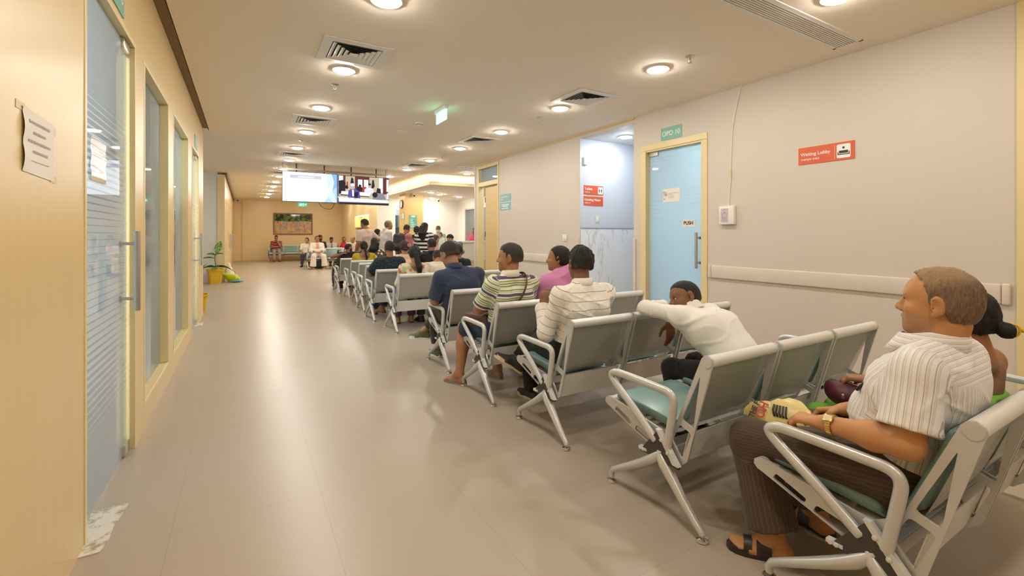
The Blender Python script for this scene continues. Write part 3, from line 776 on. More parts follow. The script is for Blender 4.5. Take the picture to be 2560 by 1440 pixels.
# notices on the clinic door
def dpaper(y0, y1, z0, z1, label, x=RX+.0585):
    t = empty('notice', (x, (y0+y1)/2, z0), 0, label, 'notice')
    MB().box(-.001, 0, -(y1-y0)/2, (y1-y0)/2, 0, z1-z0).build('sheet', M_paper, t); return t
t = dpaper(4.02, 4.30, 1.72, 1.90, 'cream notice with a round striped logo on the frosted glass door')
m = MB()
for k in range(5):
    r0 = .014 + .010*k
    m.tube([(-.0016, .115 - r0*math.cos(q)*.9, .075 + r0*math.sin(q)*1.3) for q in np.linspace(.2, 2.1, 8)], .0022, 5)
m.box(-.0022, -.001, .108, .122, .035, .05)
m.build('logo', plain('logo_red', (.30, .09, .07), .6), t)
m = MB()
for z, a in ((.115, -.12), (.095, -.03), (.075, -.045), (.055, -.05)):
    y = .05
    while y > a:
        l = random.uniform(.012, .03); m.box(-.0018, -.001, max(a, y-l), y, z-.0035, z+.0035); y -= l+.007
m.build('print', M_ink_grey, t)
t = dpaper(3.79, 3.98, 1.385, 1.475, 'small white sticker reading PUSH on the frosted glass door')
text('lettering', 'PUSH', .062, M_ink, t, (-.0015, .078, .045), R_WALL, bold=.002)
# notices and sign on the left wall
t = empty('notice', (LX, 2.02, 1.47), 0, 'curling white paper notice taped to the timber panel at left', 'notice')
m = MB()
NU, NV = 16, 12
vs = []; fs = []
for i in range(NU+1):
    for j in range(NV+1):
        u, v = i/NU, j/NV
        lift = .002 + .016*max(0, .35-u)*abs(math.sin(v*math.pi*2.2)) + .006*max(0, u-.8)*math.sin(v*3)
        vs.append((lift, -.128+.256*u, .195*v-.008*u))
for i in range(NU):
    for j in range(NV):
        a = i*(NV+1)+j; fs.append((a, a+NV+1, a+NV+2, a+1))
m.add(vs, fs); sheet = m.build('sheet', M_paper, t, smooth='all')
M_faded = plain('faded_print', (.45, .40, .36), .7)
def sheet_lift(y, z):
    u = (y+.128)/.256; v = (z+.008*u)/.195
    return .002 + .016*max(0, .35-u)*abs(math.sin(v*math.pi*2.2)) + .006*max(0, u-.8)*math.sin(v*3)
for z, y0, y1, h in ((.158, -.085, .09, .010), (.127, -.05, .055, .010), (.098, -.09, .095, .010), (.068, -.055, .07, .010), (.038, -.07, .085, .003)):
    m = MB(); m.flat = True; y = y0
    while y < y1:
        l = random.uniform(.004, .009); e = min(y1, y+l)
        hh = h*random.uniform(.7, 1)
        m.quad(*[(sheet_lift(a_, b_)+.0012, a_, b_) for a_, b_ in ((y, z-hh/2), (e, z-hh/2), (e, z+hh/2), (y, z+hh/2))]); y += l+.002
    m.build('print', M_faded, t)
m = MB()
for (y, z) in ((-.14, .19), (.13, .0), (.125, .165)): m.box(.0005, .0012, y-.03, y+.03, z-.012, z+.012)
m.build('tape', plain('old_tape', (.62, .45, .20), .4), t)
t = empty('notice', (LX-.032, 2.86, 1.53), 0, 'curling glossy paper notice on the nearest glass door', 'notice')
m = MB(); vs = []; fs = []
for i in range(9):
    for j in range(17):
        u, v = i/8, j/16
        vs.append((.002+.004*math.sin(v*7.5+.4)**2, -.13+.26*u, .20*v))
for i in range(8):
    for j in range(16):
        a = i*17+j; fs.append((a, a+17, a+18, a+1))
m.add(vs, fs).build('sheet', plain('glossy_paper', (.78, .68, .58), .12, coat=.5), t, smooth='all')
def left_sign(y0, y1, z0, z1, body, label):
    t = empty('wall_sign', (LX, (y0+y1)/2, z0), 0, label, 'sign')
    MB().box(0, .006, -(y1-y0)/2, (y1-y0)/2, 0, z1-z0, .0015).build('panel', M_green, t)
    text('lettering', body, .10, M_ink_white, t, (.0068, -(y1-y0)/2+.02, (z1-z0)/2), R_LEFT)
left_sign(2.86, 3.20, 2.452, 2.62, 'OPD 8', 'green door sign above the nearest glass door, cut by the picture edge')
left_sign(7.35, 7.69, 2.452, 2.62, 'OPD 9', 'small green door sign above the farther glass door on the left')

# column items
t = empty('wall_clock', (4.75, 15.62, 2.34), 0, 'round black rimmed clock on the timber column', 'clock')
MB().lathe([(.15, 0), (.15, -.035), (.135, -.04), (.13, -.03)], n=36, ax='x').build('rim', M_black, t, smooth=True)
MB().lathe([(.131, -.0), (.131, -.031), (.001, -.031)], n=36, ax='x').build('dial', M_white, t)
MB().box(-.034, -.032, -.004, .004, 0, .09).box(-.034, -.032, -.06, 0, -.004, .004).build('hand', M_black, t)
t = empty('wall_sign', (4.745, 15.6, 1.82), 0, 'small green sign with a white symbol under the column clock', 'sign')
MB().box(-.004, 0, -.25, .22, 0, .22).build('panel', plain('olive_sign', (.42, .47, .30), .5), t)
MB().box(-.006, -.004, -.2, -.06, .02, .2, .002).build('symbol_panel', M_ink_white, t)
MB().box(-.0055, -.004, -.03, .2, .03, .06).box(-.0055, -.004, -.03, .2, .09, .12).box(-.0055, -.004, -.03, .2, .15, .18).build('print', plain('sign_print', (.62, .62, .48), .5), t)
t = empty('directory_board', (5.02, 15.3, 1.50), 0, 'tall green directory board on the timber column', 'sign')
MB().box(-.13, .16, -.008, 0, 0, .46).build('panel', M_green, t)
m = MB()
for z, a, b in ((.43, -.06, .10), (.40, -.04, .08)): m.box(a, b, -.0095, -.008, z-.012, z+.008)
for k, ln in enumerate((.09, .06, .05, .10, .09, .16, .11, .13, .10)):
    z = .32 - k*.034
    m.box(-.06, -.06+ln, -.0095, -.008, z-.008, z+.004); m.box(-.10, -.085, -.0095, -.008, z-.008, z+.004)
m.build('print', M_ink_white, t)
def cctv(x, y, z, label, turn=0):
    t = empty('security_camera', (x, y, z), turn, label, 'security camera')
    MB().lathe([(.05, 0), (.05, -.03), (.03, -.04)], n=20).build('base', M_plastic, t, smooth=True)
    MB().tube([(0, .03, -.055), (0, -.09, -.085)], .042, 16).build('body', M_plastic, t, smooth=True)
    MB().tube([(0, -.091, -.085), (0, -.096, -.0865)], .034, 16).build('lens', M_black, t, smooth=True)
cctv(5.02, 15.2, SOF, 'white security camera on the soffit before the timber column')
cctv(6.6, 17.0, SOF, 'white security camera near the lit reception back wall')
cctv(-.25, FARY-.5, CEIL, 'small security camera in the far left ceiling corner')

# ------------------------------------------------------------------ picture on the far wall
def artwork():
    m, nt, b = nt_new('folk_picture')
    co = coords(nt); o = sepxyz(nt, co)
    mp = N(nt, 'ShaderNodeMapping'); mp.inputs['Scale'].default_value = (1, 1, .62); nt.links.new(co, mp.inputs[0])
    vo = N(nt, 'ShaderNodeTexVoronoi'); vo.inputs['Scale'].default_value = 27.0
    ds = N(nt, 'ShaderNodeTexNoise'); ds.inputs['Scale'].default_value = 7.0; ds.inputs['Detail'].default_value = 4
    nt.links.new(mp.outputs[0], ds.inputs['Vector'])
    mx = N(nt, 'ShaderNodeMix', data_type='VECTOR'); mx.inputs[0].default_value = .22
    nt.links.new(mp.outputs[0], mx.inputs[4]); nt.links.new(ds.outputs['Color'], mx.inputs[5]); nt.links.new(mx.outputs[1], vo.inputs['Vector'])
    s = N(nt, 'ShaderNodeSeparateColor'); nt.links.new(vo.outputs['Color'], s.inputs[0])
    r = N(nt, 'ShaderNodeValToRGB'); r.color_ramp.interpolation = 'CONSTANT'
    cs = [(0, (.62, .22, .16)), (.14, (.70, .46, .10)), (.28, (.36, .42, .16)), (.40, (.66, .40, .28)), (.52, (.55, .30, .40)), (.64, (.42, .44, .44)), (.76, (.76, .56, .16)), (.88, (.30, .34, .42))]
    el = r.color_ramp.elements
    el[0].color = (*cs[0][1], 1); el[1].position = cs[1][0]; el[1].color = (*cs[1][1], 1)
    for p_, c_ in cs[2:]: e = el.new(p_); e.color = (*c_, 1)
    nt.links.new(s.outputs[0], r.inputs[0])
    n2 = noise(nt, co, 5.0, 3)
    top = mixc(nt, mth(nt, 'GREATER_THAN', n2, .5), (.03, .05, .03), (.16, .22, .05))
    edge = mth(nt, 'GREATER_THAN', mth(nt, 'ADD', o[2], mth(nt, 'MULTIPLY', n2, .35)), .86)
    nt.links.new(mixc(nt, edge, r.outputs[0], top), b.inputs['Base Color'])
    b.inputs['Roughness'].default_value = .06
    return m
t = empty('framed_picture', (2.15, FARY, 1.28), 0, 'large colourful painting in a wooden frame on the far yellow wall', 'picture')
m = MB()
for a in ((-.9, -.84, .0601, 1.0299), (.84, .9, .0601, 1.0299), (-.9, .9, 0, .06), (-.9, .9, 1.03, 1.09)): m.box(a[0], a[1], -.04, 0, a[2], a[3], .006)
m.build('frame', plain('brown_frame', (.24, .12, .05), .4), t)
MB().box(-.84, .84, -.02, -.01, .06, 1.03).build('canvas', artwork(), t)
# ------------------------------------------------------------------ waiting benches
M_bsteel = plain('silver_paint', (0.62, 0.62, 0.61), 0.30, metal=0.3, var=0.02)
M_blight = plain('light_silver_paint', (0.73, 0.73, 0.715), 0.32, metal=0.12, var=0.02)
M_perf = perforated('perforated_steel', (0.60, 0.585, 0.55), 0.0068, 0.0019, 0.35, .4)
M_vinyl = plain('green_vinyl', (0.19, 0.325, 0.31), 0.30, var=0.06, nscale=3, bmp=.05, bscale=120)
M_rubber = plain('bracket_cover', (0.055, 0.05, 0.045), 0.5)
def rust():
    m, nt, b = nt_new('worn_panel')
    co = coords(nt); f = noise(nt, co, 9.0, 6, .7)
    r = N(nt, 'ShaderNodeValToRGB'); r.color_ramp.elements[0].position = .62; r.color_ramp.elements[1].position = .72
    r.color_ramp.elements[0].color = (.66, .62, .54, 1); r.color_ramp.elements[1].color = (.22, .13, .06, 1)
    nt.links.new(f, r.inputs[0]); nt.links.new(r.outputs[0], b.inputs['Base Color']); b.inputs['Roughness'].default_value = .4
    return m
M_rust = rust()
PITCH, NSEAT = 0.515, 3
def slab(m, prof, x0, x1, bevel_r, n=3):
    """extruded closed (y, z) profile along x with rounded ends"""
    k = len(prof); P = np.array(prof); c = P.mean(0)
    xs = []
    for i in range(n+1):
        a = math.pi/2*i/n; xs.append((x0 + bevel_r*(1-math.sin(a)), bevel_r*(1-math.cos(a))))
    rings = []
    nrm = []
    for i in range(k):
        t = P[(i+1) % k]-P[i-1]; nn = np.array((t[1], -t[0])); nn /= np.linalg.norm(nn)+1e-9
        if nn.dot(P[i]-c) < 0: nn = -nn
        nrm.append(nn)
    seq = [(x, ins) for x, ins in xs[::-1]]
    seq = sorted(seq) if False else [(x0, bevel_r)] + [(x0+bevel_r*(1-math.cos(math.pi/2*i/n)), bevel_r*(1-math.sin(math.pi/2*i/n))) for i in range(1, n+1)]
    seq = seq + [(x1-(x-x0), ins) for x, ins in seq[::-1]]
    vs = []
    for x, ins in seq:
        for i in range(k):
            p = P[i]-nrm[i]*ins; vs.append((x, p[0], p[1]))
    fs = []
    for i in range(len(seq)-1):
        for j in range(k): fs.append((i*k+j, i*k+(j+1) % k, (i+1)*k+(j+1) % k, (i+1)*k+j))
    fs.append(tuple(range(k))[::-1]); fs.append(tuple((len(seq)-1)*k+j for j in range(k)))
    m.add(vs, fs)
def make_bench():
    t = empty('waiting_bench', (0, 0, 0))
    L = PITCH*NSEAT
    fr_hole1 = fillet([(.031, .680), (.128, .462), (.066, .440)], .014)
    fr_hole2 = fillet([(.076, .415), (.140, .437), (.182, .350), (.126, .285)], .014)
    st_hole1 = fillet([(.535, .390), (.548, .368), (.440, .326), (.425, .346)], .010)
    st_hole2 = fillet([(.395, .342), (.408, .316), (.270, .280), (.266, .318)], .010)
    outer = [(-.026, .742), (-.022, .762), (-.006, .773), (.012, .770), (.026, .755), (.160, .425), (.235, .375), (.580, .424), (.600, .424), (.618, .410), (.620, .392), (.606, .378), (.585, .372), (.285, .268), (.215, .250), (.135, .250), (.098, .285)]
    for i in range(NSEAT):
        x0, x1 = i*PITCH+.010, (i+1)*PITCH-.010
        for x in (x0+.006, x1-.006):
            m = MB().plate(outer, [fr_hole1, fr_hole2, st_hole1, st_hole2], .010, lambda a, b, c: (x+c, a, b))
            m.lathe([(.020, -.007), (.024, -.007), (.026, 0), (.024, .007), (.020, .007)], (x, 0, .745), 20, 'x')
            m.build('side_frame', M_bsteel, t, smooth=True)
        # top rail, perforated back, back cushion
        m = MB().tube([(x0+.012, 0, .745), (x1-.012, 0, .745)], .026, 22)
        m.build('top_rail', M_blight, t, smooth=True)
        b = MB()
        P = [(.004, .725), (.022, .68), (.052, .60), (.080, .52), (.106, .455), (.122, .432), (.134, .420)]
        for (a, c), (d, e) in zip(P[:-1], P[1:]): b.quad((x0+.014, a, c), (x1-.014, a, c), (x1-.014, d, e), (x0+.014, d, e))
        b.flat = True
        bp = b.build('backrest', M_perf, t, smooth='all')
        m = MB(); slab(m, [(.034, .722), (.062, .715), (.092, .64), (.125, .55), (.158, .465), (.160, .445), (.140, .440), (.115, .46), (.08, .55), (.05, .64)], x0+.03, x1-.03, .012)
        m.build('back_cushion', M_vinyl, bp, smooth=True)
        # seat pan, rear panel, seat cushion
        s = MB(); Q = [(.150, .395), (.20, .372), (.30, .372), (.45, .392), (.585, .412)]
        for (a, c), (d, e) in zip(Q[:-1], Q[1:]): s.quad((x0+.014, a, c), (x1-.014, a, c), (x1-.014, d, e), (x0+.014, d, e))
        s.flat = True
        sp = s.build('seat_pan', M_perf, t, smooth='all')
        m = MB().tube([(x0+.012, .596, .398), (x1-.012, .596, .398)], .022, 16); m.build('seat_front_roll', M_blight, sp, smooth=True)
        m = MB(); slab(m, [(.215, .380), (.22, .412), (.25, .424), (.40, .437), (.53, .452), (.565, .448), (.575, .425), (.56, .412)], x0+.035, x1-.035, .014)
        m.build('seat_cushion', M_vinyl, t, smooth=True)
        m = MB().plate([(x0+.014, .262), (x1-.014, .262), (x1-.014, .405), (x0+.014, .405)], [], .004, lambda a, bb, c: (a, .140-.28*(bb-.262)+c, bb))
        m.build('rear_panel', M_rust if i == 1 else M_blight, t)
    MB().box(.03, L-.03, .185, .255, .262, .312, .004).build('crossbeam', M_bsteel, t)
    for x, sg in ((-.012, -1), (L+.012, 1)):
        ap = chaikin([(x, .250, .322), (x, .38, .425), (x, .515, .515), (x, .555, .553), (x, .525, .575), (x, .465, .578), (x, .24, .574), (x, .175, .572), (x, .148, .545), (x, .155, .49), (x, .182, .345), (x, .186, .315)], 3)
        rr_ = [.0165]*len(ap); rr_[0] = .003; rr_[1] = .013; rr_[-1] = .003; rr_[-2] = .013
        m = MB().tube(ap, rr_, 12, up=(1, 0, 0), flat=1.15)
        m.build('armrest', M_bsteel, t, smooth=True)
        m = MB().plate([(.240, .375), (.340, .252), (.330, .248), (.120, .248)], [], .022, lambda a, b, c: (x+c*.8, a, b)).build('bracket_cover', M_rubber, t)
        br = MB().plate([(.225, .385), (.245, .385), (.150, .258), (.118, .258)], [], .030, lambda a, b, c: (x+c*.8, a, b))
        br.plate([(.30, .268), (.35, .268), (.35, .256), (.30, .256)], [], .030, lambda a, b, c: (x+c*.8, a, b))
        for (a, b) in ((.212, .345), (.176, .300), (.318, .262), (.336, .262)): br.lathe([(.008, 0), (.007, sg*.004), (.001, sg*.005)], (x+sg*.013, a, b), 12, 'x')
        br.build('bracket', M_blight, t)
        for nm, pts, rr, fy in (('front_leg', [(.215, .290), (.240, .262), (.268, .236), (.33, .192), (.41, .142), (.49, .094), (.535, .066), (.547, .046), (.545, .026)], [.010, .022, .026, .023, .020, .0175, .016, .0155, .015], .545),
                                ('rear_leg', [(.235, .290), (.222, .262), (.202, .236), (.160, .190), (.104, .126), (.040, .062), (.012, .040), (.004, .026)], [.010, .024, .028, .026, .021, .017, .016, .015], .004)):
            m = MB().tube([(x, a, b) for a, b in pts], rr, 14, up=(1, 0, 0), flat=.9)
            lg = m.build(nm, M_bsteel, t, smooth=True)
            MB().lathe([(.024, .0005), (.026, .004), (.024, .012), (.012, .017), (.008, .019), (.008, .030)], (x, fy, 0), 20).build('foot', M_chrome, lg, smooth=True)
    return t
bench = make_bench()
BX = {'A': (1.70, .43), 'B': (1.66, 1.23), 'C': (1.67, 2.17), 'D': (1.62, 3.00), 'E': (1.65, 3.92), 'F': (1.72, 5.83), 'G': (1.66, 6.77), 'H': (1.73, 7.74), 'I': (1.79, 8.54), 'J': (1.82, 9.42), 'K': (1.80, 10.43)}
WHERE = {'A': 'nearest, holding the man in the white striped shirt', 'B': 'second nearest, with an empty green end seat', 'C': 'third nearest, holding the man in the creased white shirt',
         'D': 'fourth nearest, holding the man in shorts', 'E': 'fifth bench, where the man in the navy polo sits', 'F': 'sixth bench, behind the long haired woman in the patterned top',
         'G': 'seventh bench, behind the man in the dark dotted shirt', 'H': 'eighth bench, with the woman in peach', 'I': 'ninth bench, mostly empty', 'J': 'tenth bench, with the woman in the mustard top', 'K': 'eleventh bench, behind the wheelchair'}
first = True
for k, (x, y) in BX.items():
    o = bench if first else copy_tree(bench); first = False
    o.location = (x, y, 0)
    props(o, 'silver three seat bench, ' + WHERE[k], 'bench', 'waiting benches facing the televisions')
for x, y, rz, l in ((4.0, 18.9, 180, 'bench with green pads facing the viewer, under the woman in white'), (4.05, 20.6, 180, 'farther bench facing the viewer, under the boy in the grey shirt'), (1.02, 25.32, 180, '')):
    o = copy_tree(bench)
    if l: o.location = (x, y, 0); o.rotation_euler.z = math.pi; o.scale = (1.25, 1, 1)
    else: o.location = (1.02+3*PITCH*1.25, 24.95, 0); o.rotation_euler.z = math.pi; o.scale = (1.25, 1, 1); l = 'bench with green pads against the far wall under the picture'
    props(o, 'silver three seat ' + l, 'bench', 'benches facing the viewer')
# ------------------------------------------------------------------ smooth implicit surfaces for people
def unit(a): a = np.array(a, float); return a/(np.linalg.norm(a)+1e-12)
def cap(a, b, ra, rb=None, k=.03): return ('cap', np.array(a, float), np.array(b, float), ra, ra if rb is None else rb, k)
def ccap(a, b, ra, rb, k=.03): return ('ccap', np.array(a, float), np.array(b, float), ra, rb, k)   # flat far end
def ell(c, r, R=None, k=.03): return ('ell', np.array(c, float), np.array(r, float), np.eye(3) if R is None else R, 0, k)
def sub(p): return ('sub',) + p
def pbounds(p):
    if p[0] in ('cap', 'ccap'):
        m = max(p[3], p[4]); return np.minimum(p[1], p[2])-m, np.maximum(p[1], p[2])+m
    e = np.abs(p[3]) @ p[2]; return p[1]-e, p[1]+e
def pdist(p, x, y, z):
    if p[0] in ('cap', 'ccap'):
        a, b, ra, rb = p[1:5]; ba = b-a; L2 = float(ba.dot(ba))+1e-12
        px, py, pz = x-a[0], y-a[1], z-a[2]
        tt = (px*ba[0]+py*ba[1]+pz*ba[2])/L2
        t = np.clip(tt, 0, 1)
        d = np.sqrt((px-t*ba[0])**2+(py-t*ba[1])**2+(pz-t*ba[2])**2)-(ra+(rb-ra)*t)
        if p[0] == 'ccap': d = np.maximum(d, (tt-1)*math.sqrt(L2))
        return d
    c, r, R = p[1], p[2], p[3]
    px, py, pz = x-c[0], y-c[1], z-c[2]
    qx = (R[0,0]*px+R[1,0]*py+R[2,0]*pz); qy = (R[0,1]*px+R[1,1]*py+R[2,1]*pz); qz = (R[0,2]*px+R[1,2]*py+R[2,2]*pz)
    k0 = np.sqrt((qx/r[0])**2+(qy/r[1])**2+(qz/r[2])**2)
    k1 = np.sqrt((qx/r[0]**2)**2+(qy/r[1]**2)**2+(qz/r[2]**2)**2)+1e-9
    return k0*(k0-1)/k1
def field(prims, h, post=None, pad=.02):
    lo = np.min([pbounds(p)[0] for p in prims if p[0] != 'sub'], 0)-pad
    hi = np.max([pbounds(p)[1] for p in prims if p[0] != 'sub'], 0)+pad
    n = np.ceil((hi-lo)/h).astype(int)+1
    ax = [(lo[i]+h*np.arange(n[i])).astype(np.float32) for i in range(3)]
    D = np.full(n, .2, np.float32)
    for p in prims:
        neg = p[0] == 'sub'
        if neg: p = p[1:]
        k = max(p[-1], 1e-4); a, b = pbounds(p); mg = k+2*h+.004
        i0 = np.clip(np.floor((a-mg-lo)/h).astype(int), 0, n-1); i1 = np.clip(np.ceil((b+mg-lo)/h).astype(int)+1, 1, n)
        if np.any(i1 <= i0): continue
        sl = tuple(slice(i0[i], i1[i]) for i in range(3))
        d = pdist(p, ax[0][sl[0]][:, None, None], ax[1][sl[1]][None, :, None], ax[2][sl[2]][None, None, :]).astype(np.float32)
        A = D[sl]
        if neg:
            d = -d; hh = np.maximum(k-np.abs(A-d), 0)/k; D[sl] = np.maximum(A, d)+hh*hh*k*.25
        else:
            hh = np.maximum(k-np.abs(A-d), 0)/k; D[sl] = np.minimum(A, d)-hh*hh*k*.25
    if post is not None:
        D = post(ax[0][:, None, None], ax[1][None, :, None], ax[2][None, None, :], D)
    D[0] = D[-1] = .1; D[:, 0] = D[:, -1] = .1; D[:, :, 0] = D[:, :, -1] = .1
    return nets(D, lo, h)
def nets(D, lo, h):
    S = D < 0
    nx, ny, nz = D.shape
    c = np.zeros((nx-1, ny-1, nz-1), np.int8)
    for i in (0, 1):
        for j in (0, 1):
            for k in (0, 1): c += S[i:nx-1+i, j:ny-1+j, k:nz-1+k]
    act = (c > 0) & (c < 8)
    idx = np.argwhere(act)
    vid = np.full(act.shape, -1, np.int64); vid[act] = np.arange(len(idx))
    P = np.zeros((len(idx), 3)); W = np.zeros(len(idx))
    I, Jj, K = idx.T
    cn = [(i, j, k) for i in (0, 1) for j in (0, 1) for k in (0, 1)]
    vals = {q: D[I+q[0], Jj+q[1], K+q[2]] for q in cn}
    for q in cn:
        for axx in range(3):
            if q[axx]: continue
            r = list(q); r[axx] = 1; r = tuple(r)
            a, b = vals[q], vals[r]; m = (a < 0) != (b < 0)
            t = np.where(m, a/np.where(m, a-b, 1), 0)
            for d in range(3):
                P[:, d] += np.where(m, q[d]+(t if d == axx else 0), 0)
            W += m
    P = (P/W[:, None]+idx)*h+lo
    faces = []
    for axx in range(3):
        o = [0, 1, 2]; o.remove(axx); u, v = o
        if axx == 1: u, v = v, u
        A = [slice(1, -1)]*3; A[axx] = slice(0, -1); Bq = list(A); Bq[axx] = slice(1, None)
        s0 = S[tuple(A)]; s1 = S[tuple(Bq)]
        e = np.argwhere(s0 != s1)
        if len(e) == 0: continue
        flip = s0[tuple(e.T)]
        off = np.array([1, 1, 1]); off[axx] = 0
        e = e+off
        def cell(du, dv):
            g = e.copy(); g[:, u] += du; g[:, v] += dv; return vid[g[:, 0], g[:, 1], g[:, 2]]
        q = np.stack([cell(-1, -1), cell(0, -1), cell(0, 0), cell(-1, 0)], 1)
        q[~flip] = q[~flip][:, ::-1]
        faces.append(q)
    return P, np.concatenate(faces)
def sdf_mesh(name, prims, h, mats, parent, post=None, attrs=None, relax=1):
    P, F = field(prims, h, post)
    me = bpy.data.meshes.new(name)
    if relax:
        nb = np.zeros_like(P); ct = np.zeros(len(P))
        for a, b in ((0, 1), (1, 2), (2, 3), (3, 0)):
            for s_, t_ in ((a, b), (b, a)):
                for d in range(3): nb[:, d] += np.bincount(F[:, s_], P[F[:, t_], d], len(P))
                ct += np.bincount(F[:, s_], minlength=len(P))
        ok = ct > 0
        P[ok] = P[ok]*.5+.5*nb[ok]/ct[ok][:, None]
    me.vertices.add(len(P)); me.vertices.foreach_set('co', P.astype(np.float32).ravel())
    me.loops.add(F.size); me.loops.foreach_set('vertex_index', F.astype(np.int32).ravel())
    me.polygons.add(len(F)); me.polygons.foreach_set('loop_start', np.arange(0, F.size, 4, dtype=np.int32))
    try: me.polygons.foreach_set('loop_total', np.full(len(F), 4, np.int32))
    except Exception: pass
    me.update(calc_edges=True)
    me.polygons.foreach_set('use_smooth', np.ones(len(F), bool))
    if attrs:
        for nm, arr in attrs(P).items():
            at = me.attributes.new(nm, 'FLOAT', 'POINT'); at.data.foreach_set('value', arr.astype(np.float32))
    for m in (mats if isinstance(mats, (list, tuple)) else [mats]): me.materials.append(m)
    o = bpy.data.objects.new(name, me); COL.objects.link(o)
    if parent: o.parent = parent
    return o

# ------------------------------------------------------------------ people
def attr(nt, nm): n = N(nt, 'ShaderNodeAttribute'); n.attribute_name = nm; return n.outputs['Fac']
SKINS = {}
def skin_mat(c):
    if c in SKINS: return SKINS[c]
    m, nt, b = nt_new('skin')
    co = coords(nt); f = noise(nt, co, 14, 4)
    base = mixc(nt, f, tuple(x*.92 for x in c), tuple(min(1, x*1.08) for x in c))
    base = mixc(nt, attr(nt, 'lip'), base, (c[0]*.62, c[1]*.42, c[2]*.45))
    base = mixc(nt, attr(nt, 'stubble'), base, (.30, .26, .23))
    base = mixc(nt, attr(nt, 'beard'), base, (.018, .013, .010))
    nt.links.new(base, b.inputs['Base Color'])
    b.inputs['Roughness'].default_value = .48; b.inputs['Specular IOR Level'].default_value = .4
    bump(nt, b, noise(nt, co, 160, 3), .10, .003)
    SKINS[c] = m; return m
HAIRS = {}
def hair_mat(c, tc=(.42, .27, .15)):
    if (c, tc) in HAIRS: return HAIRS[c, tc]
    m, nt, b = nt_new('hair')
    f = noise(nt, coords(nt, scale=(210, 210, 40)), 1.0, 4, .7)
    f = mth(nt, 'MULTIPLY', mth(nt, 'SUBTRACT', f, .3), 2.2)
    tn = attr(nt, 'thin')
    lo = tuple(x*.55 for x in c); hi = tuple(min(1, x*1.5+.006) for x in c)
    nt.links.new(mixc(nt, mth(nt, 'MULTIPLY', tn, mth(nt, 'ADD', .45, mth(nt, 'MULTIPLY', f, .55))), mixc(nt, f, lo, hi), tc), b.inputs['Base Color'])
    b.inputs['Roughness'].default_value = .55; b.inputs['Specular IOR Level'].default_value = .3
    bump(nt, b, f, .5, .006)
    HAIRS[c, tc] = m; return m
def cloth(name, c, rough=.85, stripes=(), bmp=.25, bs=40, var=.05, dots=None, spec=.15):
    """woven cloth; stripes: (attribute, period, [(start, colour), ...]) bands that follow the garment"""
    m, nt, b = nt_new(name)
    co = coords(nt); f = noise(nt, co, 7, 3)
    base = mixc(nt, f, tuple(x*(1-var) for x in c), tuple(min(1, x*(1+var)) for x in c))
    for at, period, bands in stripes:
        t = mth(nt, 'FRACT', mth(nt, 'DIVIDE', attr(nt, at), period))
        r = N(nt, 'ShaderNodeValToRGB'); r.color_ramp.interpolation = 'CONSTANT'; el = r.color_ramp.elements
        a = N(nt, 'ShaderNodeValToRGB'); a.color_ramp.interpolation = 'CONSTANT'; ea = a.color_ramp.elements
        for k, (p_, c_) in enumerate(bands):
            e1 = el[k] if k < 2 else el.new(p_); e2 = ea[k] if k < 2 else ea.new(p_)
            e1.position = p_; e2.position = p_
            e1.color = (*(c_ or (0, 0, 0)), 1); e2.color = (1, 1, 1, 1) if c_ else (0, 0, 0, 1)
        nt.links.new(t, r.inputs[0]); nt.links.new(t, a.inputs[0])
        base = mixc(nt, a.outputs[0], base, r.outputs[0])
    if dots:
        scale, palette, thr = dots
        vo = N(nt, 'ShaderNodeTexVoronoi'); vo.inputs['Scale'].default_value = scale; nt.links.new(co, vo.inputs['Vector'])
        s = N(nt, 'ShaderNodeSeparateColor'); nt.links.new(vo.outputs['Color'], s.inputs[0])
        r = N(nt, 'ShaderNodeValToRGB'); r.color_ramp.interpolation = 'CONSTANT'; el = r.color_ramp.elements
        for k, c_ in enumerate(palette):
            e = el[k] if k < 2 else el.new(k/len(palette)); e.position = k/len(palette); e.color = (*c_, 1)
        nt.links.new(s.outputs[0], r.inputs[0])
        base = mixc(nt, mth(nt, 'LESS_THAN', vo.outputs['Distance'], thr), base, r.outputs[0])
    nt.links.new(base, b.inputs['Base Color'])
    b.inputs['Roughness'].default_value = rough; b.inputs['Specular IOR Level'].default_value = spec
    b.inputs['Sheen Weight'].default_value = .15
    h = mth(nt, 'ADD', mth(nt, 'MULTIPLY', noise(nt, co, bs*.35, 3), 1.0), mth(nt, 'MULTIPLY', noise(nt, co, 600, 1), .05))
    bump(nt, b, h, bmp, .012)
    return m
def headrot(yaw=0, pitch=0, roll=0):
    """yaw turns to the person's left, pitch nods down, roll tilts to the right (degrees)"""
    return np.array(Euler((math.radians(-pitch), math.radians(roll), math.radians(yaw)), 'XYZ').to_matrix())
SIT = dict(pel=(0, .0, .50), waist=(0, -.055, .63), chest=(0, -.085, .79), neck=(0, -.085, .945), head=(0, -.06, 1.09),
           shL=(-.17, -.085, .885), shR=(.17, -.085, .885), elL=(-.215, -.01, .66), elR=(.215, -.01, .66), wrL=(-.10, .20, .585), wrR=(.10, .20, .585),
           hiL=(-.085, .0, .49), hiR=(.085, .0, .49), knL=(-.105, .41, .465), knR=(.105, .41, .465), anL=(-.11, .42, .085), anR=(.11, .42, .085), toL=(-.13, .58, .02), toR=(.13, .58, .02))
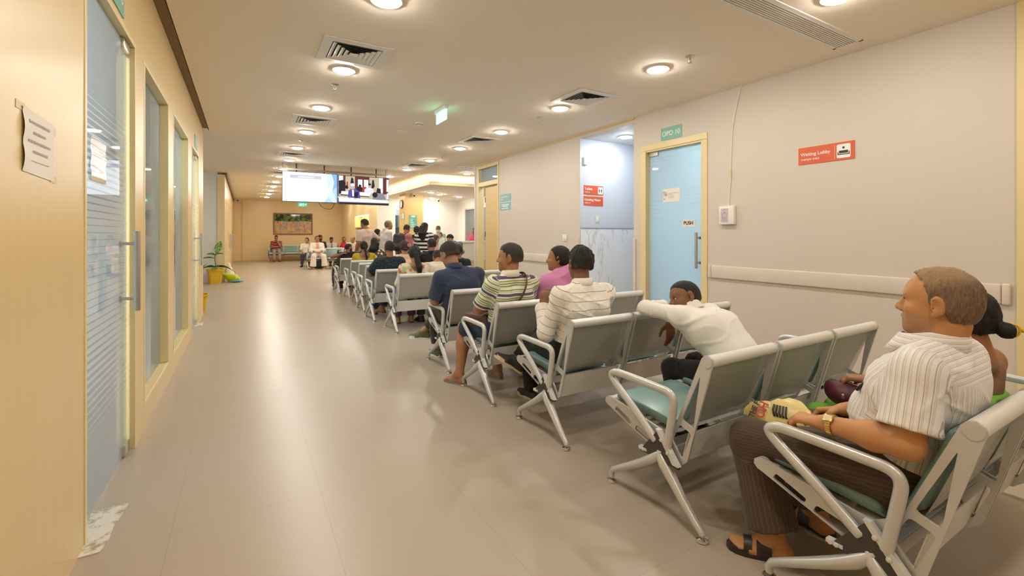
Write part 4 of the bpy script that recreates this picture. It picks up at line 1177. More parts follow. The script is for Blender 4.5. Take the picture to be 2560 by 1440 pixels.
STAND = dict(pel=(0, 0, .87), waist=(0, .0, 1.0), chest=(0, -.01, 1.17), neck=(0, -.02, 1.325), head=(0, .01, 1.465),
             shL=(-.175, -.02, 1.27), shR=(.175, -.02, 1.27), elL=(-.215, -.03, 1.02), elR=(.215, -.03, 1.02), wrL=(-.20, .08, .80), wrR=(.20, .08, .80),
             hiL=(-.08, 0, .84), hiR=(.08, 0, .84), knL=(-.09, .02, .45), knR=(.09, .02, .45), anL=(-.10, -.02, .08), anR=(.10, -.02, .08), toL=(-.11, .14, .02), toR=(.11, .14, .02))
def hand_prims(wr, d, n, thumb, s=1.0, curl=.5, tcurl=.5):
    """palm, four unequal fingers and a thumb; d points along the hand, n out of the palm, thumb towards the thumb side"""
    d = unit(d); n = unit(np.array(n)-d*np.dot(n, d)); x = unit(np.array(thumb)-d*np.dot(thumb, d)-n*np.dot(thumb, n))
    P = []; wr = np.array(wr, float)
    for li, kd, f, ex in ((.027, .084, .95, .0), (.009, .088, 1.05, .05), (-.009, .084, .98, .1), (-.025, .075, .78, .18)):
        a = wr+d*.008*s+x*li*.55*s; kn = wr+d*kd*s+x*li*s-n*.004*s
        P.append(cap(a, kn, .0135*s, .0108*s, .014))
        q = kn; ang = 0
        for L, r, w_ in ((.041, .0093, .8), (.026, .0084, 1.0), (.021, .0076, .7)):
            ang += (curl+ex)*w_
            v = d*math.cos(ang)+n*math.sin(ang)+x*li*1.2*(1-curl*.6)
            e = q+unit(v)*L*f*s
            P.append(cap(q, e, r*s, r*.93*s, .004)); q = e
    q = wr+d*.02*s+x*.02*s; dirs = (d*.62+x*.72+n*.30, d*.85+x*(.42-.5*tcurl)+n*(.25+.4*tcurl), d*.9+x*(.15-.6*tcurl)+n*(.3+.6*tcurl))
    for v, L, r in zip(dirs, (.042, .031, .025), (.0135, .0108, .0095)):
        e = q+unit(v)*L*s; P.append(cap(q, e, r*s, r*.92*s, .006)); q = e
    return P
def head_prims(c, R, s=1.0, female=False, ear=True, open_=0, fine=True):
    c = np.array(c, float)
    T = lambda *p: c+R @ (np.array(p, float)*s)
    P = [ell(T(0, -.014, .030), np.array((.074, .094, .086))*s, R, .02), ell(T(0, .030, -.015), np.array((.060, .062, .088))*s, R, .03),
         ell(T(0, .048, -.072), np.array((.045, .042, .038))*s, R, .03), ell(T(0, .040, .040), np.array((.055, .042, .048))*s, R, .03), ell(T(0, .030, -.045), np.array((.055, .045, .05))*s, R, .03),
         cap(T(0, .078, -.097), T(0, .079, -.095), (.018 if female else .020)*s, None, .02),
         cap(T(-.036, .076, .024), T(.036, .076, .024), .013*s, None, .015)]
    for sx in (-1, 1):
        P.append(ell(T(sx*.040, .057, -.025), np.array((.022, .026, .022))*s, R, .02))
        P.append(sub(ell(T(sx*.030, .102, .004), np.array((.019, .017, .011))*s, R, .012)))
        if ear:
            Re = R @ np.array(Euler((math.radians(-14), 0, sx*math.radians(-24)), 'XYZ').to_matrix())
            P.append(ell(T(sx*.079, -.012, -.002), np.array((.0095, .0215, .034))*s, Re, .006))
            P.append(cap(T(sx*.076, -.003, -.034), T(sx*.076, -.002, -.036), .0095*s, None, .008))
            P.append(sub(ell(T(sx*.091, -.007, -.001), np.array((.0105, .0115, .022))*s, Re, .002)))
    P += [cap(T(0, .088, .012), T(0, .110, -.026), .0088*s, .0125*s, .012), cap(T(-.011, .100, -.031), T(.011, .100, -.031), .0095*s, None, .008)]
    if fine:
        P += [cap(T(-.018, .090, -.060), T(0, .098, -.058), .0055*s, .0068*s, .007), cap(T(.018, .090, -.060), T(0, .098, -.058), .0055*s, .0068*s, .007),
              cap(T(-.015, .088, -.073), T(.015, .088, -.073), .0078*s, None, .008),
              sub(cap(T(-.02, .100, -.0665), T(.02, .100, -.0665), .0028*s, None, .004))]
    return P
def neck_prims(J, c, R, s, r=.052):
    return [cap(np.array(J['neck'])-(0, 0, .03), c+R @ (np.array((0, -.022, -.065))*s), r+.004, r-.002, .03)]
def torso_prims(J, g=0.0, belly=0.0, bust=0.0, wide=1.0, k=.06):
    P = []
    pel, wa, ch, ne = (np.array(J[q], float) for q in ('pel', 'waist', 'chest', 'neck'))
    ax = unit(np.array(J['shR'], float)-np.array(J['shL'], float)); hx = unit(np.array(J['hiR'], float)-np.array(J['hiL'], float))
    shm = (np.array(J['shR'], float)+np.array(J['shL'], float))/2
    for s in (-1, 1):
        P += [cap(pel+hx*s*.078*wide, wa+hx*s*.062*wide, .102+g, .092+g, k), cap(wa+ax*s*.062*wide, ch+ax*s*.076*wide, .092+g, .100+g, k),
              cap(ch+ax*s*.076*wide, shm+ax*s*.095*wide-(0, 0, .03), .100+g, .064+g, k)]
    for q in ('shL', 'shR'): P.append(cap(ne+(0, 0, -.026), np.array(J[q], float)-(0, 0, .012), .042+g, .050+g, .05))
    up = unit(ch-wa); fw = np.cross(up, ax); fw = unit(fw)
    if belly: P.append(ell(wa+fw*(.035+belly*.55)-up*.0, (.135, .075+belly, .12), np.stack([ax, fw, up], 1), .06))
    if bust:
        for s in (-1, 1): P.append(ell(ch+ax*s*.068+fw*.075+up*.0, (.058+g, .05+bust+g, .058+g), np.stack([ax, fw, up], 1), .04))
    return P
def arm_prims(J, g=0.0, t0=0, cut=None, sides='LR', k=.03, flare=0.0, th=1.0):
    """cut: sleeve length, 1 = elbow, 2 = wrist; None = full bare arm"""
    P = []
    for s in sides:
        sh, el, wr = (np.array(J[q+s], float) for q in ('sh', 'el', 'wr'))
        if cut is None or cut >= 1: P.append(cap(sh, el, .049*th+g, .041*th+g, k))
        else:
            e = sh+(el-sh)*cut; P.append(ccap(sh, e, .050*th+g, .047*th+g+flare, k)); continue
        if cut is None: P += [cap(el, el+(wr-el)*.35, .041*th, .043*th, k), cap(el+(wr-el)*.35, wr, .043*th, .027*th, k)]
        elif cut > 1:
            e = el+(wr-el)*(cut-1); P.append(ccap(el, e, .043*th+g, .032*th+g+flare, k))
    return P
def leg_prims(J, g=0.0, cut=None, k=.035, flare=0.0, th=1.0, sides='LR'):
    P = []
    for s in sides:
        hi, kn, an = (np.array(J[q+s], float) for q in ('hi', 'kn', 'an'))
        P_ = []
        if cut is not None and cut < 1: P.append(ccap(hi, hi+(kn-hi)*cut, .090*th+g, .068*th+g+flare, k)); continue
        P.append(cap(hi, kn, .090*th+g, .057*th+g, k))
        if cut is None: P += [cap(kn, kn+(an-kn)*.35, .053*th, .054*th, k), cap(kn+(an-kn)*.35, an, .054*th, .032*th, k)]
        elif cut > 1: P.append(ccap(kn, kn+(an-kn)*(cut-1), .058*th+g, .044*th+g+flare, k))
    return P
def foot_prims(J, s, g=0.0, toes=False):
    an = np.array(J['an'+s], float); to = np.array(J['to'+s], float); t = unit((to-an)*(1, 1, 0) if abs(to[2]-an[2]) < .09 else to-an)
    up = np.array((0, 0, 1.0)) if abs(to[2]-an[2]) < .09 else unit(np.cross(np.cross(t, (0, 0, 1.0)), t))
    sd = np.cross(t, up); base = an-up*.058
    L = .155
    P = [cap(an, base-t*.040, .036+g, .029+g, .02), cap(an+t*.01, base+t*.085, .034+g, .024+g, .03)]
    for q in (-1, 1): P.append(cap(base-t*.03, base+t*.085+sd*q*.018, .027+g, .023+g, .02))
    if toes:
        for i, (o, l, r) in enumerate(((-.030, .150, .0115), (-.012, .152, .009), (.003, .145, .0085), (.017, .136, .008), (.029, .124, .008))):
            o = o*(-1 if s == 'R' else 1)*-1 if False else o*(1 if s == 'R' else -1)
            P.append(cap(base+t*.085+sd*o*.8+up*.004, base+t*l+sd*o-up*.000, r+.002, r, .005))
    else:
        for q in (-1, 1): P.append(cap(base+t*.085+sd*q*.016, base+t*L+sd*q*.006-up*.006, .023+g, .016+g, .02))
    return P, base, t, up, sd
def folds(amp, seed, fr=(34, 55)):
    rg = np.random.RandomState(seed); dirs = rg.normal(size=(6, 3)); dirs[2:, 2] = np.abs(dirs[2:, 2])+.6; dirs /= np.linalg.norm(dirs, axis=1)[:, None]; ph = rg.uniform(0, 6.28, 6)
    def f(x, y, z, D):
        wv = .5*np.sin(11*x+7*z+ph[0])+.5*np.sin(9*y-8*z+ph[1])
        for i in range(2):
            q = dirs[i]*fr[0]*.7
            D = D+np.float32(amp*.35)*np.sin(q[0]*x+q[1]*y+q[2]*z+ph[i]+1.8*wv).astype(np.float32)
        for i in range(2, 6):
            q = dirs[i]*fr[i % 2]*.55
            s_ = np.sin(q[0]*x+q[1]*y+q[2]*z+ph[i]+2.2*wv*(1 if i % 2 else -1))
            m_ = .5+.5*np.sin(17*(x*dirs[i-2][0]+y*dirs[i-2][1]+z*dirs[i-2][2])+ph[i-1])
            D = D-np.float32(amp*.95)*(np.maximum(0, 1-np.abs(s_)*2.6)**2*m_).astype(np.float32)
        return D
    return f
def seg_uv(P, segs):
    """attributes that follow the limbs: sv runs along, su around"""
    best = np.full(len(P), 9.0); su = np.zeros(len(P)); sv = np.zeros(len(P))
    for a, b, r, off, ref, flat in segs:
        a, b = np.array(a, float), np.array(b, float); d = b-a; L = np.linalg.norm(d); d = d/L
        t = (P-a) @ d; tc = np.clip(t, 0, L); q = P-a-tc[:, None]*d; dist = np.linalg.norm(q, axis=1)-r
        e1 = unit(np.array(ref, float)-d*np.dot(ref, d)); e2 = np.cross(d, e1)
        m = dist < best; best = np.where(m, dist, best)
        ang = np.arctan2(q @ e2, q @ e1)*r if not flat else q @ e2
        su = np.where(m, ang, su); sv = np.where(m, off+t, sv)
    return dict(su=su, sv=sv)
HAIRLINE = dict(receding=[(-.13, -.062), (-.035, -.058), (-.028, -.035), (-.006, .02), (.004, .0), (.016, .005), (.020, .03), (.032, .075), (.075, .105), (.12, .2)],
                short=[(-.13, -.034), (-.045, -.034), (-.030, -.025), (-.006, .02), (.006, .0), (.018, .0), (.024, .04), (.05, .052), (.066, .062), (.12, .062)],
                female=[(-.13, -.07), (-.02, -.06), (-.016, -.03), (.012, -.02), (.03, .035), (.058, .066), (.12, .07)],
                bald=[(-.13, -.055), (-.035, -.05), (-.028, -.03), (-.006, .02), (.004, .0), (.016, .005), (.022, .035), (.03, .045), (.12, .2)])
def make_person(label, pos, yaw=0, J=None, base=SIT, s=1.0, skin=(.30, .155, .085), hair=None, hairc=(.012, .010, .009), head=(0, 0, 0), hs=.94, shirt=None, bottom=None, shoe=None, female=False,
                belly=0.0, bust=0.0, wide=1.0, h=.011, hands=None, eyes=False, th=1.0, beard=None, group=None, extra=None, name='person', seed=1, toes=False, face=True, neckr=.052):
    root = empty(name, pos, math.radians(yaw), label, 'person', group)
    j = {k: np.array(v, float) for k, v in base.items()}
    if J:
        for k, v in J.items(): j[k] = np.array(v, float)
    if s != 1.0: j = {k: v*s for k, v in j.items()}
    R = headrot(*head); hc = j['head']; hs_ = hs*s if s > .9 else hs*(s*.5+.5)
    T = lambda *p: hc+R @ (np.array(p, float)*hs_)
    loc = lambda x, y, z: tuple(((x-hc[0])*R[0, i]+(y-hc[1])*R[1, i]+(z-hc[2])*R[2, i])/hs_ for i in range(3))
    # ---- body
    P = torso_prims(j, -.012*s, belly*.8, bust*.6, wide)+neck_prims(j, hc, R, hs_, neckr*s)+arm_prims(j, th=th*s*(.84 if shirt and shirt.get('sleeve', .7) > 1.3 else 1))+leg_prims(j, th=th*s*(.82 if bottom and bottom.get('cut', 1.93) > 1.5 else 1))+head_prims(hc, R, hs_, female, True, 0, h < .012)
    for sd in 'LR':
        hd = (hands or {}).get(sd)
        d = j['wr'+sd]-j['el'+sd]; sg = -1 if sd == 'L' else 1
        if hd: P += hand_prims(j['wr'+sd], hd.get('d', d), hd['n'], hd['t'], s*.96, hd.get('curl', .5), hd.get('tc', .4))
        else: P += hand_prims(j['wr'+sd], d, (-sg*.6, .1, -.8), (-sg*.7, .6, .2), s*.96, .45)
        fp, *_ = foot_prims(j, sd, 0, toes); P += fp
    def skin_attr(V_):
        a, b, c = loc(V_[:, 0], V_[:, 1], V_[:, 2])
        lip = ((np.abs(a)/.023)**2+((c+.066)/.0115)**2 < 1) & (b > .06)
        st = np.zeros(len(V_))
        if beard == 'stubble':
            m = (b > -.0) & (c < -.035) & (c > -.14) & (np.abs(c+.066) > .0); st = np.where(m, .28*np.clip((-.03-c)/.02, 0, 1), 0)
            st = np.where((np.abs(a) < .034) & (b > .07) & (c < -.036) & (c > -.062), .62, st)
        if beard == 'full':
            st = np.where((b > .01) & (c < -.04+.5*np.maximum(0, np.abs(a)-.03)) & (c > -.125), .85, 0); st = np.where((np.abs(a) < .036) & (b > .06) & (c < -.036) & (c > -.06), .95, st)
        st = np.where(lip, 0, st); z_ = np.zeros(len(V_))
        return dict(lip=lip*.8, stubble=z_ if beard == 'full' else st, beard=st if beard == 'full' else z_)
    body = sdf_mesh('body', P, h, skin_mat(skin), root, attrs=skin_attr)
    # ---- face details
    if eyes:
        we = plain_once('eye_white', (.72, .68, .62), .25); ir = plain_once('eye_iris', (.03, .02, .015), .15); hm = hair_mat(hairc)
        for sx in (-1, 1):
            m = MB().ball(T(sx*.0305, .0755, .004), .0125*hs_, 14, 10); m.mat(1).ball(T(sx*.0305, .0832, .0035), .0062*hs_, 12, 8)
            m.mat(2).tube([T(sx*.0435, .0765, .004), T(sx*.037, .0875, .0095), T(sx*.0295, .0905, .0105), T(sx*.0195, .0865, .0055)], .0022*hs_, 6)
            m.build('eye', [we, ir, hm], root, smooth='all')
            MB().tube([T(sx*.048, .064, .021), T(sx*.040, .0775, .028), T(sx*.028, .0855, .029), T(sx*.014, .0875, .025)], [.0015, .0035, .004, .0025], 8).build('eyebrow', hm, root, smooth='all')
    # ---- hair
    if hair:
        st = hair['style']; tk = hair.get('t', .010); ts = tk*(.45 if st in ('short', 'receding') else 1); hl = HAIRLINE['receding' if st == 'receding' else 'female' if st in ('bun', 'pony', 'braid', 'long') else 'bald' if st == 'bald' else 'short']
        H = [ell(T(0, -.014, .030), np.array((.074+ts, .094+ts*1.1, .086+tk*1.1))*hs_, R, .02), ell(T(0, -.03, -.01), np.array((.071+ts, .073+ts, .075))*hs_, R, .02)]
        if st not in ('bald', 'bun', 'pony', 'braid', 'buzz'): H.append(ell(T(0, .012, .062), np.array((.060+tk*.5, .066+tk*.5, .048+tk))*hs_, R, .02))
        free = []
        if st in ('bun', 'pony'):
            free.append(ell(T(0, -.130 if st == 'bun' else -.118, -.044 if st == 'bun' else .0), np.array((.037, .030, .033) if st == 'bun' else (.03, .03, .03))*hs_, R, .004))
        if st in ('pony', 'braid', 'long'):
            n_ = np.array(hair.get('to', (0, -.17, .78)), float)*s
            a0 = T(0, -.115, -.02); mid = (a0+n_)/2+np.array(hair.get('bow', (0, -.03, 0)), float)
            rr = {'pony': (.034, .042, .02), 'braid': (.026, .022, .010), 'long': (.06, .06, .03)}[st]
            free += [cap(a0, mid, rr[0]*s, rr[1]*s, .02), cap(mid, n_, rr[1]*s, rr[2]*s, .02)]
            if st == 'long':
                for q in (-1, 1): free += [cap(T(q*.07, -.04, -.02), mid+R @ np.array((q*.07, .02, 0)), .035, .04, .03), cap(mid+R @ np.array((q*.07, .02, 0)), n_+R @ np.array((q*.05, .01, 0)), .04, .02, .03)]
        rg = np.random.RandomState(seed+5).uniform(0, 6, 6); tex = hair.get('tex', .0035)
        def hpost(x, y, z, D):
            a, b, c = loc(x, y, z)
            zl = np.interp(b, [q[0] for q in hl], [q[1] for q in hl])+.006*np.sin(60*a+rg[0])*np.sin(45*b+rg[1])
            cut = (zl-c)*hs_
            if st == 'bald':
                top = np.interp(b, [-.13, -.1, -.06, .0, .03], [.10, .095, .085, .055, .03])+np.abs(a)*0
                cut = np.maximum(cut, (c-top)*hs_)
            D = np.maximum(D, cut.astype(np.float32))
            return D
        def hpost2(x, y, z, D):
            D = hpost(x, y, z, D)
            for p in free:
                d = pdist(p, x, y, z); k = p[-1]; hh = np.maximum(k-np.abs(D-d), 0)/k; D = np.minimum(D, d)-hh*hh*k*.25
            a, b, c = loc(x, y, z)
            az = np.arctan2(a, b+.02)
            D = D+tex*np.sin(az*26+c*40+rg[2]+2*np.sin(c*50+rg[3]))*(.6+.4*np.sin(b*70+c*30+rg[4])) + tex*.6*np.sin(a*150+rg[5]+3*np.sin(b*40))*np.sin(c*60+b*70)
            return D.astype(np.float32)
        allp = H+free
        lo_h = min(h, .009)
        hp = [p for p in H]
        # bounds must hold the free strands as well: they join as far-off seeds first
        seedp = [('cap', (pbounds(p)[0]+pbounds(p)[1])/2, (pbounds(p)[0]+pbounds(p)[1])/2, max((pbounds(p)[1]-pbounds(p)[0])/2), max((pbounds(p)[1]-pbounds(p)[0])/2), .001) for p in free]
        def hattr(V_):
            a, b, c = loc(V_[:, 0], V_[:, 1], V_[:, 2])
            return dict(thin=np.clip((c-.045+.35*b)/.035, 0, 1) if st == 'receding' else np.clip((.012-c)/.05, 0, 1)*.75 if st == 'short' else np.zeros(len(V_)))
        sdf_mesh_b('hair', hp, seedp, lo_h, hair_mat(hairc) if st != 'short' else hair_mat(hairc, tuple(x*.42 for x in skin)), root, hpost2, hattr)
    # ---- shirt
    axT = unit(j['shR']-j['shL']); upT = unit(j['chest']-j['waist']); fwT = np.cross(upT, axT)
    if shirt:
        g = shirt.get('g', .012)
        SP = torso_prims(j, g-.004, belly, bust, wide)+arm_prims(j, g-.003, cut=shirt.get('sleeve', .7), flare=shirt.get('flare', .008), th=th*s, sides=shirt.get('sides', 'LR'))
        for p in shirt.get('add', ()): SP.append(p)
        hem = shirt.get('hem', float(j['pel'][2])-.08*s); fo = folds(shirt.get('fold', .004), seed, shirt.get('fr', (34, 55)))
        nk = shirt.get('neck', (.066, .0)); ncen = j['neck']+np.array((0, 0, nk[1]))+fwT*nk[2] if len(nk) > 2 else j['neck']+np.array((0, 0, nk[1]))
        ndir = unit(hc-j['neck'])
        def spost(x, y, z, D):
            D = fo(x, y, z, D)
            D = np.maximum(D, (hem-z)+.006*np.sin(40*x)*np.sin(35*y))
            d = pdist(cap(ncen+ndir*nk[0]*(.75 if len(nk) < 3 else -.4), ncen+ndir*.25, nk[0], nk[0]), x, y, z)
            D = np.maximum(D, -d)
            for pl_o, pl_n in shirt.get('planes', ()):
                n_ = unit(pl_n); D = np.maximum(D, (x-pl_o[0])*n_[0]+(y-pl_o[1])*n_[1]+(z-pl_o[2])*n_[2])
            return D.astype(np.float32)
        fwr = fwT
        segs = [(j['pel'], j['neck'], .14, 0, fwr, shirt.get('flat', True))]
        for q in 'LR': segs += [(j['sh'+q], j['el'+q], .055, shirt.get('aoff', .1), axT if shirt.get('armflat') else (0, 0, 1) if abs(unit(j['el'+q]-j['sh'+q])[2]) < .9 else fwr, bool(shirt.get('armflat'))), (j['el'+q], j['wr'+q], .045, shirt.get('aoff', .1)+.26, fwr, False)]
        def sattr(V_):
            A = seg_uv(V_, segs)
            if shirt.get('yoke'):
                r_ = V_-j['neck']; up_c = r_ @ upT; back = r_ @ fwT; lat = np.abs(r_ @ axT)
                m_ = (up_c > -shirt['yoke']) & (back < .05) & (lat < .165)
                A['su'] = np.where(m_, up_c*.72+back*.72, A['su'])
            return A
        sdf_mesh(shirt.get('name', 'shirt'), SP, shirt.get('h', h), shirt['mat'], root, spost, sattr)
        if shirt.get('collar'):
            m = MB(); rows = []
            e1 = axT; up_ = unit(ndir*.5+upT*.5); e2 = np.cross(up_, e1); c0 = j['neck']+up_*shirt.get('cz', .016)
            nA = 28; gap = shirt.get('gap', .35); cr = shirt.get('cr', .066)*s
            for i in range(nA+1):
                q = math.pi/2+gap+(2*math.pi-2*gap)*i/nA
                u = e1*math.cos(q)+e2*math.sin(q); fr = max(0, math.sin(q))
                drop = shirt.get('cdrop', (.030, .030)); drop = drop[0]+drop[1]*fr**2; out = .014+.026*fr; cr_ = cr; cr = cr_+shirt.get('cfront', 0)*fr
                rows.append([c0+u*(cr+.004)-up_*.030, c0+u*(cr-.001)+up_*(.024-.036*fr), c0+u*(cr+.003)+up_*(.028-.036*fr), c0+u*(cr+.007)+up_*(.026-.036*fr), c0+u*(cr+out*.7)+up_*(.014-.026*fr-drop*.5), c0+u*(cr+out)+up_*(.006-drop), c0+u*(cr+out-.004)+up_*(.003-drop)]); cr = cr_
            k = len(rows[0]); vs = [tuple(p) for r_ in rows for p in r_]
            m.add(vs, [(a*k+b, (a+1)*k+b, (a+1)*k+b+1, a*k+b+1) for a in range(nA) for b in range(k-1)])
            co = m.build('collar', shirt['mat'], root, smooth='all')
            V_ = np.array(vs)
            for nm, arr in (('su', V_[:, 2]*1.0), ('sv', V_[:, 2]*0+shirt.get('csv', .0))):
                at = co.data.attributes.new(nm, 'FLOAT', 'POINT')
                if len(at.data) == len(arr): at.data.foreach_set('value', arr.astype(np.float32))
    # ---- trousers, shorts or skirt
    if bottom:
        g = bottom.get('g', .012); kind = bottom.get('kind', 'trousers')
        BP = []
        pel, wa = j['pel'], j['waist']; hx = unit(j['hiR']-j['hiL'])
        for q in (-1, 1): BP.append(cap(pel+hx*q*.078*wide, wa*.75+pel*.25+hx*q*.062*wide, .105+g-.006, .098+g-.008, .06))
        if belly: BP.append(ell(pel*.5+wa*.5+fwT*(.02+belly*.4), (.13, .07+belly*.8, .10), None, .06))
        BP += leg_prims(j, g-.002, cut=bottom.get('cut', 1.93), flare=bottom.get('flare', .006), th=th*s*bottom.get('th', 1.0))
        for p in bottom.get('add', ()): BP.append(p)
        fo2 = folds(bottom.get('fold', .005), seed+3, bottom.get('fr', (30, 52)))
        wl = bottom.get('waistz', None)
        def bpost(x, y, z, D):
            D = fo2(x, y, z, D)
            return (np.maximum(D, z-wl) if wl else D).astype(np.float32)
        segs2 = []
        for q in 'LR': segs2 += [(j['hi'+q], j['kn'+q], .085, 0, (0, 0, 1), False), (j['kn'+q], j['an'+q], .06, .4, fwT, False)]
        sdf_mesh(bottom.get('name', kind), BP, bottom.get('h', h), bottom['mat'], root, bpost, lambda V_: seg_uv(V_, segs2))
    # ---- shoes
    if shoe:
        for sd in 'LR':
            fp, b0, t, up, sdv = foot_prims(j, sd, shoe.get('g', .006))
            an = j['an'+sd]
            if shoe['kind'] == 'shoe':
                so = sdf_mesh('shoe', fp, max(.006, h*.7), shoe['mat'], root, lambda x, y, z, D: np.maximum(np.maximum(D, (x-an[0]-up[0]*.005)*up[0]+(y-an[1]-up[1]*.005)*up[1]+(z-an[2]-up[2]*.005)*up[2]), -((x-b0[0])*up[0]+(y-b0[1])*up[1]+(z-b0[2])*up[2]+.012)).astype(np.float32))
                zt = -.026
            else: so = None; zt = -.028
            m = MB(); top = []; bot = []
            half = [(-.072, 0), (-.068, .020), (-.045, .031), (-.0, .030), (.06, .038), (.10, .041), (.135, .036), (.160, .022), (.170, .0)]
            outl = half+[(a, -w_) for a, w_ in half[-2:0:-1]]
            hgt = shoe.get('sole', .02)
            for a, w_ in outl:
                kk = 1.14 if so else .95; p = b0+t*a*(1.05 if so else 1)+sdv*w_*kk+up*zt; top.append(p+up*(hgt+.004)); bot.append(p)
            n_ = len(outl)
            m.add(top+bot, [tuple(range(n_))[::-1], tuple(range(n_, 2*n_))]+[(i, (i+1) % n_, n_+(i+1) % n_, n_+i) for i in range(n_)])
            so2 = m.build('sole' if so else 'sandal', shoe.get('solemat', shoe['mat']), so or root)
            if so and shoe.get('laces'):
                lm = MB()
                for q in range(4):
                    a = .035+.022*q; c_ = b0+t*a+up*(.060-.013*q)
                    lm.tube([c_+sdv*.030-up*.012, c_+sdv*.014, c_-sdv*.014, c_-sdv*.030-up*.012], .0026, 6)
                lm.build('laces', shoe['laces'], so, smooth='all')
            if not so:
                for a0, a1, hh in shoe.get('straps', ((.085, .115, .030),)):
                    m = MB(); rows = []
                    for i in range(13):
                        q = math.pi*i/12; o_ = sdv*.040*math.cos(q)+up*(zt+hgt+ (.012+hh)*math.sin(q)**.7)
                        rows.append((b0+t*a0+o_, b0+t*a1+o_*1.0-up*.006*math.sin(q)))
                    vs = [p for r_ in rows for p in r_]+[p+up*.004 for r_ in rows for p in r_]
                    nn = 26
                    fs = []
                    for i in range(12):
                        fs += [(2*i, 2*i+1, 2*i+3, 2*i+2), (nn+2*i, nn+2*i+2, nn+2*i+3, nn+2*i+1), (2*i, 2*i+2, nn+2*i+2, nn+2*i), (2*i+1, nn+2*i+1, nn+2*i+3, 2*i+3)]
                    m.add(vs, fs).build('strap', shoe['mat'], so2, smooth=True)
    return root, j, T, R
_once = {}
def plain_once(nm, c, r):
    if nm not in _once: _once[nm] = plain(nm, c, r, var=0)
    return _once[nm]
def sdf_mesh_b(name, prims, bounds_prims, h, mat, parent, post, attrs=None):
    """as sdf_mesh, with a grid large enough for parts that the post step joins on"""
    lo = np.min([pbounds(p)[0] for p in prims+bounds_prims], 0); hi = np.max([pbounds(p)[1] for p in prims+bounds_prims], 0)
    dummy = [cap(lo, lo, -.05, -.05, .0001), cap(hi, hi, -.05, -.05, .0001)]
    dummy = [('ell', lo, np.array((1e-5,)*3), np.eye(3), 0, 1e-4), ('ell', hi, np.array((1e-5,)*3), np.eye(3), 0, 1e-4)]
    def post2(x, y, z, D):
        return post(x, y, z, D)
    return sdf_mesh(name, prims+dummy, h, mat, parent, post2, attrs)

def front_strip(root, garment, mat, name, prof, off=.003, side=1):
    """a narrow piece lying on the front of a garment; prof: (height, half width) from the top down"""
    g = [o for o in root.children if o.name.split('.')[0] == garment][0]
    co = np.zeros(len(g.data.vertices)*3, np.float32); g.data.vertices.foreach_get('co', co); co = co.reshape(-1, 3)
    m = MB(); m.flat = True; rows = []
    for z, w_ in prof:
        row = []
        for x in (-w_, 0, w_):
            k = (np.abs(co[:, 0]-x) < .02) & (np.abs(co[:, 2]-z) < .02)
            row.append((x, float(co[k, 1].max())+off if k.any() else .1, z))
        rows.append(row)
    vs = [p for r_ in rows for p in r_]; fs = []
    for i in range(len(rows)-1):
        for k in range(2): fs.append((3*i+k, 3*i+k+1, 3*i+k+4, 3*i+k+3))
    n0 = len(vs); vs2 = vs+[(x, y-.004, z) for x, y, z in vs]
    m.add(vs2, fs+[tuple(n0+i for i in f[::-1]) for f in fs])
    return m.build(name, mat, root)
# ------------------------------------------------------------------ the people
BROWN1, BROWN2, BROWN3, BROWN4 = (.36, .175, .085), (.27, .125, .06), (.42, .225, .125), (.19, .085, .042)
BLACKH, GREYH = (.014, .011, .010), (.16, .12, .09)
def trou(c, nm='trouser_cloth', **k): return dict(dict(kind='trousers', mat=cloth(nm, c)), **k)

# -- elderly man on the nearest bench
cs = cloth('striped_shirt', (.83, .81, .79), .8, [('su', .017, [(0, None), (.30, (.50, .45, .41)), (.42, None), (.56, (.60, .56, .52)), (.63, None), (.70, (.60, .56, .52)), (.77, None)])], bmp=.3, bs=34)
ct = cloth('brown_pinstripe', (.082, .058, .042), .8, [('su', .012, [(0, None), (.70, (.125, .09, .065)), (.9, None)])], bmp=.35, bs=26)
M_leather = plain('dark_leather', (.030, .022, .019), .42, bmp=.1)
M_gold = plain('gold_metal', (.78, .52, .16), .25, metal=1.0)
old, oj, oT, oR = make_person('elderly man in a white striped shirt and dark brown trousers on the nearest bench', (1.95, .62, 0),
    J=dict(pel=(0, .03, .495), waist=(0, .01, .63), chest=(0, -.025, .785), neck=(0, -.042, .928), head=(0, -.050, 1.058),
           shL=(-.180, -.048, .868), shR=(.180, -.048, .868), elL=(-.238, -.045, .652), wrL=(-.222, .195, .628), elR=(.235, .05, .66), wrR=(.10, .27, .585),
           hiL=(-.09, .05, .485), hiR=(.09, .05, .485), knL=(-.135, .50, .43), knR=(.14, .49, .44), anL=(-.145, .405, .085), anR=(.19, .41, .085), toL=(-.245, .55, .02), toR=(.21, .57, .02)),
    skin=(.52, .255, .105), head=(5, -1, 0), hs=.945, hair=dict(style='receding', t=.008, tex=.003), hairc=(.20, .125, .075), belly=.055, wide=1.0, h=.0055, eyes=True, beard='stubble', toes=True, th=.98, neckr=.060, seed=4,
    hands=dict(L=dict(d=(.02, .93, -.12), n=(.15, -.12, -1), t=(1, .1, 0), curl=.72, tc=.6), R=dict(d=(-.4, .8, -.25), n=(-.3, -.2, -1), t=(-1, -.2, .2), curl=.9)),
    shirt=dict(mat=cs, sleeve=.80, g=.017, collar=True, cr=.069, cz=.016, cdrop=(.032, .052), gap=.16, cfront=.022, fold=.0050, flare=.018, h=.006, hem=.50, fr=(28, 46), armflat=True, yoke=.075, add=(ell((0, .02, .76), (.15, .10, .12), None, .06), ell((0, -.06, .80), (.14, .085, .11), None, .05))),
    bottom=dict(mat=ct, cut=1.90, flare=.030, g=.017, fold=.006, th=1.12, h=.0075, waistz=.62),
    shoe=dict(kind='sandal', mat=M_leather, sole=.022, straps=((.010, .062, .045), (.078, .108, .030))))
